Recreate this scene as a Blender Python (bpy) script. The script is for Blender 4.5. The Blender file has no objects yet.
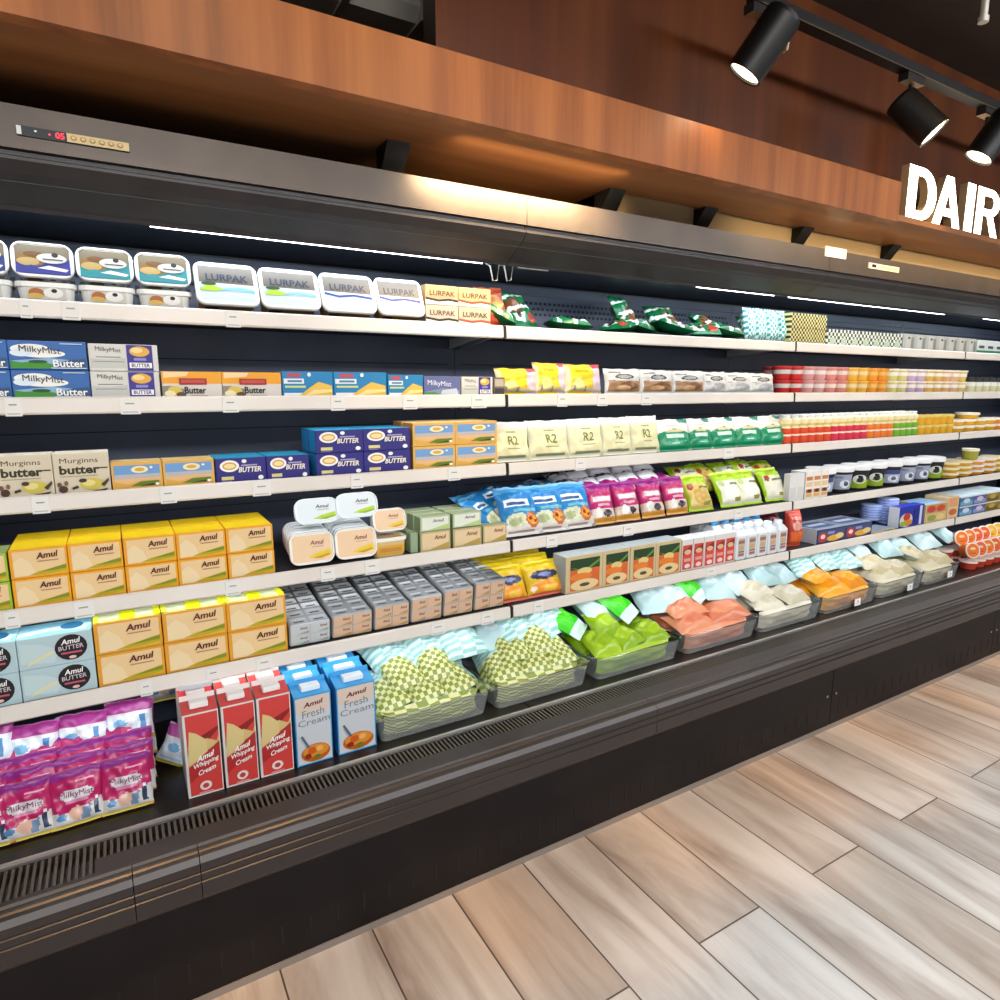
import bpy, bmesh, math, random
from mathutils import Vector, Matrix, Euler
R = math.radians
rnd = random.Random(7)
scn = bpy.context.scene
COL = scn.collection
# ------------------------------------------------------------------ camera geometry (used to read positions off the photo at a known depth)
CH = 1.4
FPX = 648.0
PIT = math.atan(112 / 648)
YAW = R(30.7)
cp, sp, ct, st = math.cos(PIT), math.sin(PIT), math.cos(YAW), math.sin(YAW)

def ray(px, py):
    xr = px - 500; yd = py - 500
    zf = FPX * cp - yd * sp; dn = FPX * sp + yd * cp
    return (xr * ct + zf * st, zf * ct - xr * st, -dn)

def atY(px, py, Y):
    x, y, z = ray(px, py); s = Y / y
    return Vector((x * s, Y, CH + z * s))

def ZY(px, py, Y):
    return atY(px, py, Y).z

def X(px, Y, z):
    k = (px - 500) / FPX; d = CH - z
    return (k * (Y * ct * cp + d * sp) + Y * st) / (ct - k * st * cp)

# ------------------------------------------------------------------ materials
def lin(h):
    h = h.lstrip('#')
    out = []
    for i in (0, 2, 4):
        c = int(h[i:i + 2], 16) / 255
        out.append(c / 12.92 if c <= .04045 else ((c + .055) / 1.055) ** 2.4)
    return (*out, 1)

MC = {}
def M(h, rough=.45, metal=0., emit=0., spec=.4):
    key = (h, rough, metal, emit, spec)
    if key in MC: return MC[key]
    m = bpy.data.materials.new('paint_' + h.lstrip('#')); m.use_nodes = True
    b = m.node_tree.nodes['Principled BSDF']
    b.inputs['Base Color'].default_value = lin(h)
    b.inputs['Roughness'].default_value = rough
    b.inputs['Metallic'].default_value = metal
    b.inputs['Specular IOR Level'].default_value = spec
    if emit:
        b.inputs['Emission Color'].default_value = lin(h)
        b.inputs['Emission Strength'].default_value = emit
    MC[key] = m
    return m

def nodes(name):
    m = bpy.data.materials.new(name); m.use_nodes = True
    nt = m.node_tree
    return m, nt, nt.nodes['Principled BSDF']

def ramp(nt, fac, stops):
    r = nt.nodes.new('ShaderNodeValToRGB')
    while len(r.color_ramp.elements) < len(stops): r.color_ramp.elements.new(.5)
    for e, (p, c) in zip(r.color_ramp.elements, stops): e.position = p; e.color = lin(c)
    nt.links.new(fac, r.inputs[0])
    return r.outputs[0]

def wood_mat(name, c0, c1, c2, rough=.42, scale=(7, 7, .35)):
    m, nt, b = nodes(name)
    tc = nt.nodes.new('ShaderNodeTexCoord'); mp = nt.nodes.new('ShaderNodeMapping')
    mp.inputs['Scale'].default_value = scale
    nt.links.new(tc.outputs['Object'], mp.inputs[0])
    n = nt.nodes.new('ShaderNodeTexNoise'); n.inputs['Scale'].default_value = 2.2; n.inputs['Detail'].default_value = 7; n.inputs['Roughness'].default_value = .62
    nt.links.new(mp.outputs[0], n.inputs['Vector'])
    nt.links.new(ramp(nt, n.outputs['Fac'], [(.3, c0), (.52, c1), (.72, c2)]), b.inputs['Base Color'])
    b.inputs['Roughness'].default_value = rough
    b.inputs['Specular IOR Level'].default_value = .3
    return m

def noisy_mat(name, c0, c1, scale=30, rough=.5, metal=0., spec=.4):
    m, nt, b = nodes(name)
    tc = nt.nodes.new('ShaderNodeTexCoord')
    n = nt.nodes.new('ShaderNodeTexNoise'); n.inputs['Scale'].default_value = scale; n.inputs['Detail'].default_value = 4
    nt.links.new(tc.outputs['Object'], n.inputs['Vector'])
    nt.links.new(ramp(nt, n.outputs['Fac'], [(.35, c0), (.65, c1)]), b.inputs['Base Color'])
    b.inputs['Roughness'].default_value = rough; b.inputs['Metallic'].default_value = metal
    b.inputs['Specular IOR Level'].default_value = spec
    return m

def checker_mat(name, c0, c1, sx, sz, rough=.35):
    m, nt, b = nodes(name)
    tc = nt.nodes.new('ShaderNodeTexCoord'); mp = nt.nodes.new('ShaderNodeMapping')
    mp.inputs['Scale'].default_value = (sx, 0, sz); mp.inputs['Location'].default_value = (.003, .5, .003)
    nt.links.new(tc.outputs['Generated'], mp.inputs[0])
    c = nt.nodes.new('ShaderNodeTexChecker'); c.inputs['Scale'].default_value = 1
    c.inputs['Color1'].default_value = lin(c0); c.inputs['Color2'].default_value = lin(c1)
    nt.links.new(mp.outputs[0], c.inputs['Vector'])
    nt.links.new(c.outputs['Color'], b.inputs['Base Color'])
    b.inputs['Roughness'].default_value = rough
    return m

def clear_mat(name, tint, dens, rough=.12):
    m, nt, b = nodes(name)
    nt.nodes.remove(b)
    o = nt.nodes['Material Output']
    t = nt.nodes.new('ShaderNodeBsdfTransparent')
    d = nt.nodes.new('ShaderNodeBsdfDiffuse'); d.inputs['Color'].default_value = lin(tint)
    g = nt.nodes.new('ShaderNodeBsdfGlossy'); g.inputs['Roughness'].default_value = rough
    fr = nt.nodes.new('ShaderNodeFresnel'); fr.inputs['IOR'].default_value = 1.45
    m1 = nt.nodes.new('ShaderNodeMixShader'); m1.inputs[0].default_value = dens
    m2 = nt.nodes.new('ShaderNodeMixShader')
    nt.links.new(t.outputs[0], m1.inputs[1]); nt.links.new(d.outputs[0], m1.inputs[2])
    nt.links.new(fr.outputs[0], m2.inputs[0]); nt.links.new(m1.outputs[0], m2.inputs[1]); nt.links.new(g.outputs[0], m2.inputs[2])
    nt.links.new(m2.outputs[0], o.inputs['Surface'])
    return m

def floor_mat():
    m, nt, b = nodes('plank_tiles')
    L = nt.links.new
    tc = nt.nodes.new('ShaderNodeTexCoord'); mp = nt.nodes.new('ShaderNodeMapping')
    mp.inputs['Rotation'].default_value = (0, 0, R(90))
    mp.inputs['Location'].default_value = (PLK_LX, PLK_LY, 0)
    L(tc.outputs['Object'], mp.inputs[0])
    br = nt.nodes.new('ShaderNodeTexBrick')
    br.inputs['Scale'].default_value = 1; br.inputs['Brick Width'].default_value = .978; br.inputs['Row Height'].default_value = .2345
    br.inputs['Mortar Size'].default_value = .0024; br.inputs['Mortar Smooth'].default_value = .1; br.offset = .5
    br.inputs['Color1'].default_value = (0, 0, 0, 1); br.inputs['Color2'].default_value = (1, 1, 1, 1); br.inputs['Mortar'].default_value = (.5, .5, .5, 1)
    L(mp.outputs[0], br.inputs['Vector'])
    # grain runs along each plank and is shifted from plank to plank
    sc = nt.nodes.new('ShaderNodeVectorMath'); sc.operation = 'MULTIPLY'; sc.inputs[1].default_value = (5.5, .75, 1)
    L(tc.outputs['Object'], sc.inputs[0])
    off = nt.nodes.new('ShaderNodeVectorMath'); off.operation = 'SCALE'; off.inputs['Scale'].default_value = 9.
    L(br.outputs['Color'], off.inputs[0])
    ad = nt.nodes.new('ShaderNodeVectorMath'); L(sc.outputs[0], ad.inputs[0]); L(off.outputs[0], ad.inputs[1])
    n = nt.nodes.new('ShaderNodeTexNoise'); n.inputs['Scale'].default_value = 1.3; n.inputs['Detail'].default_value = 9; n.inputs['Roughness'].default_value = .6; n.inputs['Distortion'].default_value = .8
    L(ad.outputs[0], n.inputs['Vector'])
    grain = ramp(nt, n.outputs['Fac'], [(.25, '#7a6a5e'), (.42, '#a59a90'), (.55, '#b9b1a8'), (.75, '#c9c3bc')])
    pl = ramp(nt, br.outputs['Color'], [(0, '#d9cdc2'), (.35, '#f4efea'), (.7, '#e3dcd6'), (1, '#ffffff')])
    mx = nt.nodes.new('ShaderNodeMix'); mx.data_type = 'RGBA'; mx.blend_type = 'MULTIPLY'; mx.inputs['Factor'].default_value = 1
    L(grain, mx.inputs['A']); L(pl, mx.inputs['B'])
    mo = nt.nodes.new('ShaderNodeMix'); mo.data_type = 'RGBA'; mo.inputs['B'].default_value = lin('#4a4038')
    L(br.outputs['Fac'], mo.inputs['Factor']); L(mx.outputs['Result'], mo.inputs['A'])
    L(mo.outputs['Result'], b.inputs['Base Color'])
    b.inputs['Roughness'].default_value = .42; b.inputs['Specular IOR Level'].default_value = .35
    bp = nt.nodes.new('ShaderNodeBump'); bp.inputs['Strength'].default_value = .25; bp.inputs['Distance'].default_value = .002; bp.invert = True
    L(br.outputs['Fac'], bp.inputs['Height']); L(bp.outputs[0], b.inputs['Normal'])
    return m
PLK_LX, PLK_LY = 0.0, 0.0

# ------------------------------------------------------------------ mesh collector
TXT = {}
def text_shape(s, bold=0., shear=0.):
    key = (s, bold, shear)
    if key in TXT: return TXT[key]
    cu = bpy.data.curves.new('lettering', 'FONT')
    cu.body = s; cu.size = 1; cu.resolution_u = 2; cu.shear = shear; cu.offset = bold; cu.align_x = 'LEFT'
    o = bpy.data.objects.new('lettering', cu); COL.objects.link(o)
    dg = bpy.context.evaluated_depsgraph_get(); dg.update()
    me = o.evaluated_get(dg).to_mesh()
    v = [(q.co.x, q.co.y) for q in me.vertices]
    f = [tuple(p.vertices) for p in me.polygons]
    o.evaluated_get(dg).to_mesh_clear()
    bpy.data.objects.remove(o); bpy.data.curves.remove(cu)
    x0 = min(a for a, _ in v); x1 = max(a for a, _ in v); y0 = min(b for _, b in v); y1 = max(b for _, b in v)
    v = [((a - x0) / (x1 - x0), (b - y0) / (y1 - y0)) for a, b in v]
    TXT[key] = (v, f)
    return TXT[key]

class MB:
    def __init__(s):
        s.v = []; s.f = []; s.m = []; s.mats = []; s.sm = []
    def mi(s, m):
        if isinstance(m, str): m = M(m)
        if m not in s.mats: s.mats.append(m)
        return s.mats.index(m)
    def add(s, vs, fs, m, smooth=False):
        o = len(s.v); i = s.mi(m)
        s.v += [tuple(q) for q in vs]
        for f in fs:
            s.f.append(tuple(o + k for k in f)); s.m.append(i); s.sm.append(smooth)
    def box(s, x0, x1, y0, y1, z0, z1, m, top=None, front=None, left=None, right=None, bottom=None, back=None):
        v = [(x0, y0, z0), (x1, y0, z0), (x1, y1, z0), (x0, y1, z0), (x0, y0, z1), (x1, y0, z1), (x1, y1, z1), (x0, y1, z1)]
        for f, mm in (((0, 3, 2, 1), bottom), ((4, 5, 6, 7), top), ((0, 1, 5, 4), front), ((2, 3, 7, 6), back), ((3, 0, 4, 7), left), ((1, 2, 6, 5), right)):
            s.add([v[k] for k in f], [(0, 1, 2, 3)], mm or m)
    def cbox(s, x0, x1, y0, y1, z0, z1, m, c, top=None, front=None, left=None, right=None):
        """chamfered box"""
        bm = bmesh.new()
        v = [bm.verts.new(q) for q in ((x0, y0, z0), (x1, y0, z0), (x1, y1, z0), (x0, y1, z0), (x0, y0, z1), (x1, y0, z1), (x1, y1, z1), (x0, y1, z1))]
        mats = [m, top or m, front or m, m, left or m, right or m]
        for k, f in enumerate(((0, 3, 2, 1), (4, 5, 6, 7), (0, 1, 5, 4), (2, 3, 7, 6), (3, 0, 4, 7), (1, 2, 6, 5))):
            bm.faces.new([v[q] for q in f]).material_index = k
        bmesh.ops.bevel(bm, geom=list(bm.edges), offset=c, segments=1, affect='EDGES', profile=.5)
        bm.verts.ensure_lookup_table()
        for fc in bm.faces:
            s.add([q.co for q in fc.verts], [tuple(range(len(fc.verts)))], mats[min(fc.material_index, 5)])
        bm.free()
    def prism(s, prof, x0, x1, m, cap=True, mats=None):
        """closed (y,z) profile swept along x"""
        n = len(prof)
        v = [(x0, y, z) for y, z in prof] + [(x1, y, z) for y, z in prof]
        for k in range(n):
            j = (k + 1) % n
            s.add([v[k], v[n + k], v[n + j], v[j]], [(0, 1, 2, 3)], (mats or {}).get(k, m))
        if cap:
            s.add(v[:n], [tuple(range(n))], m); s.add(v[n:], [tuple(reversed(range(n)))], m)
    def tube(s, pts, r, m, n=8, cap=True):
        pts = [Vector(p) for p in pts]
        vs = []; fs = []
        for i, p in enumerate(pts):
            d = (pts[min(i + 1, len(pts) - 1)] - pts[max(i - 1, 0)]).normalized()
            a = d.cross(Vector((0, 0, 1)) if abs(d.z) < .9 else Vector((1, 0, 0))).normalized(); b = d.cross(a)
            rr = r[i] if isinstance(r, (list, tuple)) else r
            vs += [p + rr * (math.cos(t * 2 * math.pi / n) * a + math.sin(t * 2 * math.pi / n) * b) for t in range(n)]
        for i in range(len(pts) - 1):
            for k in range(n):
                fs.append((i * n + k, i * n + (k + 1) % n, (i + 1) * n + (k + 1) % n, (i + 1) * n + k))
        s.add(vs, fs, m, True)
        if cap:
            s.add(vs[:n], [tuple(range(n))], m); s.add(vs[-n:], [tuple(range(n))], m)
    def lathe(s, prof, m, n=20, bands=None, ax=(0, 0)):
        """(r,z) profile round the z axis; bands: list of materials per segment"""
        vs = [(ax[0] + r * math.cos(2 * math.pi * k / n), ax[1] + r * math.sin(2 * math.pi * k / n), z) for r, z in prof for k in range(n)]
        for i in range(len(prof) - 1):
            fs = [(i * n + k, i * n + (k + 1) % n, (i + 1) * n + (k + 1) % n, (i + 1) * n + k) for k in range(n)]
            o = [vs[q] for q in range(i * n, (i + 2) * n)]
            s.add(o, [tuple(q - i * n for q in f) for f in fs], bands[i] if bands else m, True)
        s.add(vs[:n], [tuple(reversed(range(n)))], bands[0] if bands else m)
        s.add(vs[-n:], [tuple(range(n))], bands[-1] if bands else m)
    def loft(s, secs, m, seg=4, cap=(True, True), capm=None):
        """rounded-rectangle sections (z,w,d,r) stacked along z"""
        rings = []
        for z, w, d, r in secs:
            ring = []
            for cx, cy, a0 in ((w / 2 - r, d / 2 - r, 0), (-w / 2 + r, d / 2 - r, 90), (-w / 2 + r, -d / 2 + r, 180), (w / 2 - r, -d / 2 + r, 270)):
                for k in range(seg + 1):
                    a = R(a0 + 90 * k / seg)
                    ring.append((cx + r * math.cos(a), cy + r * math.sin(a), z))
            rings.append(ring)
        n = len(rings[0])
        for i in range(len(rings) - 1):
            s.add(rings[i] + rings[i + 1], [(k, (k + 1) % n, n + (k + 1) % n, n + k) for k in range(n)], m, False)
        if cap[0]: s.add(rings[0], [tuple(reversed(range(n)))], m)
        if cap[1]: s.add(rings[-1], [tuple(range(n))], capm or m)
    def art(s, shapes, surf, e=.0004):
        """flat print on a surface: surf(u,v,offset) gives a point"""
        for k, q in enumerate(shapes):
            o = e * (k + 1); t = q[0]
            if t == 'r':
                _, a, b, c, d, col = q
                s.add([surf(a, b, o), surf(c, b, o), surf(c, d, o), surf(a, d, o)], [(0, 1, 2, 3)], col)
            elif t == 'e':
                _, a, b, rx, ry, col = q
                n = 20
                s.add([surf(a + rx * math.cos(2 * math.pi * i / n), b + ry * math.sin(2 * math.pi * i / n), o) for i in range(n)], [tuple(range(n))], col)
            elif t == 'p':
                s.add([surf(a, b, o) for a, b in q[1]], [tuple(range(len(q[1])))], q[2])
            elif t == 't':
                _, body, a, b, c, d, col = q[:7]
                op = q[7] if len(q) > 7 else {}
                v, f = text_shape(body, op.get('bold', .02), op.get('shear', 0))
                rise = op.get('rise', 0)
                s.add([surf(a + x * (c - a), b + y * (d - b) + rise * x, o) for x, y in v], f, col)
    def build(s, name):
        me = bpy.data.meshes.new(name)
        me.from_pydata(s.v, [], s.f)
        for m in s.mats: me.materials.append(m)
        me.polygons.foreach_set('material_index', s.m)
        me.polygons.foreach_set('use_smooth', s.sm)
        me.update()
        return me

# ------------------------------------------------------------------ objects
def obj(name, me, parent=None, loc=(0, 0, 0), rot=(0, 0, 0), kind=None, label=None):
    o = bpy.data.objects.new(name, me); COL.objects.link(o)
    o.location = loc; o.rotation_euler = rot
    if parent: o.parent = parent
    if kind: o['kind'] = kind
    if label: o['label'] = label
    return o

def tag(o, label, cat, group=None):
    o['label'] = label; o['category'] = cat
    if group: o['group'] = group
    return o

class Proto:
    """one kind of product: a body mesh, or named parts [(name, mesh, [sub parts])]"""
    def __init__(s, name, cat, mesh=None, parts=None, group=None):
        s.name, s.cat, s.mesh, s.parts, s.group = name, cat, mesh, parts or [], group
    def put(s, loc, label, rot=(0, 0, 0), group=None):
        o = bpy.data.objects.new(s.name, s.mesh); COL.objects.link(o)
        o.location = loc; o.rotation_euler = rot
        for p in s.parts:
            c = bpy.data.objects.new(p[0], p[1]); COL.objects.link(c); c.parent = o
            for d in (p[2] if len(p) > 2 else []):
                g = bpy.data.objects.new(d[0], d[1]); COL.objects.link(g); g.parent = c
        return tag(o, label, s.cat, group or s.group)

ORD = 'first second third fourth fifth sixth seventh eighth ninth tenth eleventh twelfth thirteenth fourteenth fifteenth sixteenth seventeenth eighteenth nineteenth twentieth'.split()
def od(i, n=99):
    return ORD[i]
# ------------------------------------------------------------------ camera
cam = bpy.data.cameras.new('camera'); cam.sensor_width = 36; cam.sensor_fit = 'HORIZONTAL'; cam.lens = 36 * FPX / 1000
co = bpy.data.objects.new('camera', cam); COL.objects.link(co)
co.location = (0, 0, CH); co.rotation_euler = (R(90) - PIT, 0, -YAW)
cam.clip_start = .05
scn.camera = co
scn.view_settings.view_transform = 'Standard'; scn.view_settings.look = 'None'
scn.view_settings.gamma = 1; scn.view_settings.use_curve_mapping = False
scn.view_settings.exposure = 0.12

# ------------------------------------------------------------------ the setting
SEAMS = [-.356, 1.05, 2.456, 3.862, 5.268]
XL, XR = -2.4, 5.9
BLK = noisy_mat('dark_enamel', '#0d0d0f', '#121215', 12, .4)
BROWNBLK = noisy_mat('dark_kick_enamel', '#120f10', '#171314', 8, .5, 0., .2)
GREYMET = noisy_mat('grey_painted_metal', '#4c4137', '#54483d', 9, .36, .3)
DKMET = noisy_mat('dark_painted_metal', '#2b2727', '#332e2e', 15, .4, .2)
NAVY = noisy_mat('liner_enamel', '#3c4252', '#454b5c', 6, .5)
WOODB = wood_mat('beam_veneer', '#6f3d1c', '#97582a', '#ad6b36', scale=(5, 5, .25))
WOODW = wood_mat('wall_veneer', '#45200a', '#53270c', '#633210', scale=(4, 4, .2))
WOODS = wood_mat('soffit_veneer', '#7a4c2c', '#8d5a34', '#9c683e', scale=(.5, 6, 6), rough=.45)
SILVER = M('#c9c6c0', .3, .8)
WHITE = M('#ecebe6', .5)
STRIP = noisy_mat('price_rail_plastic', '#ded4c8', '#e8dfd4', 3, .4)

b = MB(); b.box(XL - 1, XR + 2.5, -3.2, 2.6, -.05, 0, floor_mat())
obj('floor', b.build('floor'), kind='structure')
b = MB(); b.box(XL - 1, XR + 2.5, -3.2, 3.4, 2.68, 2.74, noisy_mat('dark_ceiling_paint', '#2d2119', '#33261c', 4, .8))
obj('ceiling', b.build('ceiling'), kind='structure')
# upper timber wall with the sign, its left return closes towards the recess
xw = atY(436, 50, 1.55).x
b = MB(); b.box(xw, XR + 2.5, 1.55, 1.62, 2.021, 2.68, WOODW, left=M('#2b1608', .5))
obj('wall_back', b.build('wall_back'), kind='structure')
b = MB(); b.box(XL - 1, XR + 2.5, 2.62, 2.7, 0, 2.68, M('#1a1614', .7))
obj('wall_rear', b.build('wall_rear'), kind='structure')
# soffit under the timber wall and the boxed beam in front of it
xe = atY(897, 218, 1.40).x
b = MB(); xq = X(607, 1.66, 2.0); b.box(XL - 1, xq, 1.405, 1.95, 2.0, 2.02, WOODS); b.box(xq, XR + 2.5, 1.405, 1.665, 2.0, 2.02, WOODS)
obj('trim_1', b.build('trim_1'), kind='structure')
b = MB(); b.box(XL - 1, xe, 1.395, 1.43, 1.992, 2.125, WOODB)
obj('trim_2', b.build('trim_2'), kind='structure')
# grey duct in the recess above the beam
b = MB()
b.cbox(.1, .92, 1.85, 2.35, 2.42, 2.62, M('#b0a698', .6), .03)
for k in range(4): b.box(.18 + k * .22, .2 + k * .22, 1.845, 2.355, 2.415, 2.625, M('#978d80', .6))
tag(obj('air_duct', b.build('air_duct')), 'grey boxed air duct in the dark recess above the timber beam', 'duct')

# ------------------------------------------------------------------ the refrigerated display case
def root(name, loc, label, cat, group=None, rot=(0, 0, 0)):
    return tag(obj(name, None, loc=loc, rot=rot), label, cat, group)
case = root('refrigerated_display_case', (0, 0, 0), 'long dark open refrigerated dairy display case with a low bumper and overhead canopy', 'refrigerator')
C0, C1 = -.36, 5.272
def part(name, mb, parent=case, label=None, kind=None):
    return obj(name, mb.build(name), parent, label=label, kind=kind)
b = MB(); b.box(C0, C1, 1.47, 2.15, 0.012, .40, BLK); part('base', b)
for i in range(4):
    a, c = SEAMS[i], SEAMS[i + 1]
    if i == 1: a = SEAMS[0]
    b = MB(); b.box(a + .002, c - .002, 1.451, 1.47, .012, .345, BROWNBLK)
    n = 0; x = a + .05
    while x < c - .03:
        b.box(x, x + .008, 1.4502, 1.452, .062, .115, M('#060606', .8)); x += .0685
    for zz in (.20, ):
        for xx in (a + .03, c - .03):
            b.lathe([(.004, 0), (.004, .002)], SILVER, 8) if False else b.box(xx - .004, xx + .004, 1.449, 1.4515, .146, .154, SILVER)
    if i: part('kick_panel', b)
    a = SEAMS[i]
    part_b = MB()
    part_b.box(a + .001, c - .001, 2.08, 2.10, .40, 1.765, NAVY)
    part_b.box(a + .001, c - .001, 2.074, 2.081, 1.735, 1.765, M('#3a4150', .45))
    dot = M('#0b0d12', .6); dl = M('#4c5568', .5)
    for r in range(3):
        for k in range(64):
            xx = a + .04 + k * .021 + (r % 2) * .0105
            part_b.box(xx, xx + .011, 2.0785, 2.0805, 1.665 + r * .02, 1.674 + r * .02, dot)
    for zz in (.60, .82, 1.05, 1.28, 1.48):
        part_b.box(a + .03, c - .03, 2.078, 2.0805, zz, zz + .003, M('#141821', .6))
    part('back_panel', part_b)
    b = MB(); b.box(a + .003, c - .003, 1.535, 2.08, .402, .41, M('#1f1a18', .32)); part('deck_pan', b)
    # air grille of slats
    b = MB(); b.box(a, c, 1.395, 1.52, .418, .42, M('#0a0a0a', .7))
    b.box(a, c, 1.395, 1.408, .42, .441, DKMET); b.box(a, c, 1.506, 1.516, .42, .441, DKMET)
    x = a + .004
    gm = M('#57524a', .38, .5)
    while x < c - .006:
        b.box(x, x + .0055, 1.408, 1.506, .425, .440, gm); x += .0122
    xp = max(a, -.11)
    b.box(xp, c, 1.408, 1.452, .426, .4405, DKMET)
    part('air_grille', b)
    b = MB(); b.box(a, c, 1.516, 1.524, .40, .4465, SILVER); b.box(a, c, 1.524, 1.537, .40, .43, BLK); part('grille_edge', b, label='thin silver edge strip of the air grille')
# bumper with two grooves, in lengths
SEG = [C0, -.045, .075, 1.35, 2.76, 4.2, C1]
for i in range(len(SEG) - 1):
    a, c = SEG[i], SEG[i + 1]
    b = MB()
    b.prism([(1.338, .352), (1.334, .360), (1.334, .392), (1.338, .395), (1.334, .398), (1.334, .412), (1.338, .415), (1.334, .418), (1.334, .436), (1.342, .447), (1.368, .449), (1.372, .445), (1.378, .445), (1.382, .450), (1.395, .450), (1.395, .345), (1.345, .345)], a + .0008, c - .0008, M('#2b2625', .34, .1))
    o = part('bumper', b)
    b = MB(); b.prism([(1.352, .4485), (1.356, .4515), (1.364, .4515), (1.367, .4485)], a + .001, c - .001, M('#4a4642', .3, .6)); obj('trim_bead', b.build('trim_bead'), o, label='bright metal bead along the bumper')
    b = MB(); b.prism([(1.395, .345), (1.395, .43), (1.47, .43), (1.47, .345)], a, c, BLK); obj('bumper_bracket', b.build('bumper_bracket'), o)
b = MB(); b.box(C0, C1, 1.447, 1.453, .0, .018, M('#77706a', .5)); part('skirting', b, label='grey skirting strip at the floor')
# canopy
for i in range(4):
    a, c = SEAMS[i] + .001, SEAMS[i + 1] - .001
    b = MB(); b.box(a, c, 1.62, 1.66, 1.852, 1.93, GREYMET); part('canopy_fascia', b)
    b = MB(); b.prism([(1.632, 1.852), (1.632, 1.842), (1.622, 1.838), (1.622, 1.832), (1.640, 1.812), (1.722, 1.768), (1.726, 1.760), (1.732, 1.760), (1.732, 1.852)], a, c, DKMET); part('canopy_valance', b)
b = MB(); b.box(C0, C1, 1.66, 2.15, 1.80, 1.925, BLK); b.box(C0, C1, 1.732, 2.10, 1.775, 1.80, M('#171b24', .5)); part('canopy_top', b)
b = MB(); b.box(C0, C1, 2.10, 2.15, .40, 1.80, BLK); part('rear_wall', b)
for xx in (C0 - .03, C1):
    b = MB(); b.prism([(1.45, 0), (1.45, .34), (1.35, .36), (1.35, .44), (1.5, .46), (1.72, .9), (1.72, 1.6), (1.62, 1.83), (1.62, 1.93), (2.15, 1.93), (2.15, 0)], xx, xx + .03, BLK); part('end_panel', b)
LED = M('#f4f8ff', .4, emit=9.0)
for pa, pb in ((150, 482), (697, 774), (789, 944), (984, 1040)):
    y, z = 1.742, 1.7655
    b = MB(); b.tube([(X(pa, y, z), y, z), (X(pb, y, z), y, z)], .0058, LED, 10); part('led_tube', b, label='lit white lamp tube under the canopy edge')
wm = M('#e6e6e2', .5)
for px in (493, 507):
    p = [atY(px - 8, 263, 1.74), atY(px - 3, 266, 1.735), atY(px, 281, 1.735), atY(px + 4, 280, 1.735), atY(px + 6, 265, 1.735), atY(px + 12, 266, 1.74)]
    b = MB(); b.tube(p, .0022, wm, 6); part('lamp_cable', b, label='looped white cable between two lamp tubes')
b = MB(); b.tube([atY(518, 267, 1.737), atY(548, 270.5, 1.737)], .003, wm, 6); part('lamp_cable', b, label='short white cable under the canopy edge')
# temperature displays on the fascia
def plate(pts, base, extra, label):
    a = atY(*pts[0], 1.62); c = atY(*pts[1], 1.62)
    b = MB(); h = (a.z - c.z) / 2
    xm0, xm1 = a.x, c.x; zc = (a.z + c.z) / 2
    b.box(xm0, xm1, 1.616, 1.6205, zc - h, zc + h, base)
    surf = lambda u, v, o: (xm0 + u * (xm1 - xm0), 1.616 - o, zc - h + v * 2 * h)
    b.art(extra, surf)
    part('temperature_display', b, label=label)
pz = 1.893
plate(((16, 125), (129.5, 153)), '#15181c', [('r', 0, .1, .04, .95, '#d8d8d0'), ('e', .16, .62, .012, .09, '#e8efe8'), ('e', .28, .5, .01, .08, M('#ff3030', .5, emit=2)), ('t', '05', .33, .22, .41, .82, M('#ff2a3a', .5, emit=2.5), {'bold': .01}), ('r', .43, .05, 1, .95, '#d9bd83')] +
      [('e', .49 + .085 * k, .5, .028, .26, '#9c7a42') for k in range(6)] + [('e', .49 + .085 * k, .5, .018, .17, '#d9bd83') for k in range(6)], 'long temperature display with red digits and tan keys')
plate(((825, 246), (845, 259.5)), '#f3ead2', [], 'plain cream plate on the canopy')
plate(((868, 262.5), (898, 273)), '#e4d5ae', [('r', .06, .15, .3, .9, '#efe7d0'), ('r', .1, .25, .24, .8, '#16120e'), ('r', .4, .42, .95, .58, '#b79d6d')], 'small tan temperature display with a dark window')
# panel behind the canopy, lamplight put into its pale tan; brackets carrying the soffit
b = MB(); b.box(X(609, 1.69, 1.97), C1, 1.685, 1.695, 1.925, 2.06, M('#b39a72', .45)); part('rear_flashing', b, label='flashing behind the canopy edge, its tan standing in for warm light')
for px, yy in ((395, 1.64), (612, 1.66), (705, 1.66), (802, 1.66), (890, 1.66)):
    q = X(px, yy, 1.965)
    b = MB()
    b.prism([(yy - .03, 1.9995), (yy + .05, 1.9995), (yy + .05, 1.926), (yy + .03, 1.926)], q - .03, q + .03, M('#0d0b0a', .6))
    part('canopy_bracket', b)

# ------------------------------------------------------------------ shelves
SH = [(1.745, 1.583), (1.734, 1.377), (1.729, 1.164), (1.703, .921), (1.70, .704)]
SWORD = ['top shelf', 'second shelf', 'third shelf', 'fourth shelf', 'fifth shelf']
BAY = ['left bay', 'middle bay', 'right bay', 'far right bay']
TAGS = {0: [(20, 32), (62, 80), (225, 240)], 1: [(5, 22), (120, 140), (222, 238), (330, 344), (402, 416), (470, 485), (556, 566), (596, 606), (640, 650)],
        2: [(32, 50), (160, 176), (252, 270), (350, 362), (447, 459), (574, 584), (722, 732)], 3: [(5, 20), (74, 94), (225, 240), (320, 334), (364, 378), (545, 556), (622, 632), (733, 741)],
        4: [(140, 152), (206, 220), (256, 272), (430, 444), (480, 492), (532, 542), (705, 714)]}
PAPER = M('#fbfaf6', .6); PAPER2 = M('#e6e2da', .6)
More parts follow.
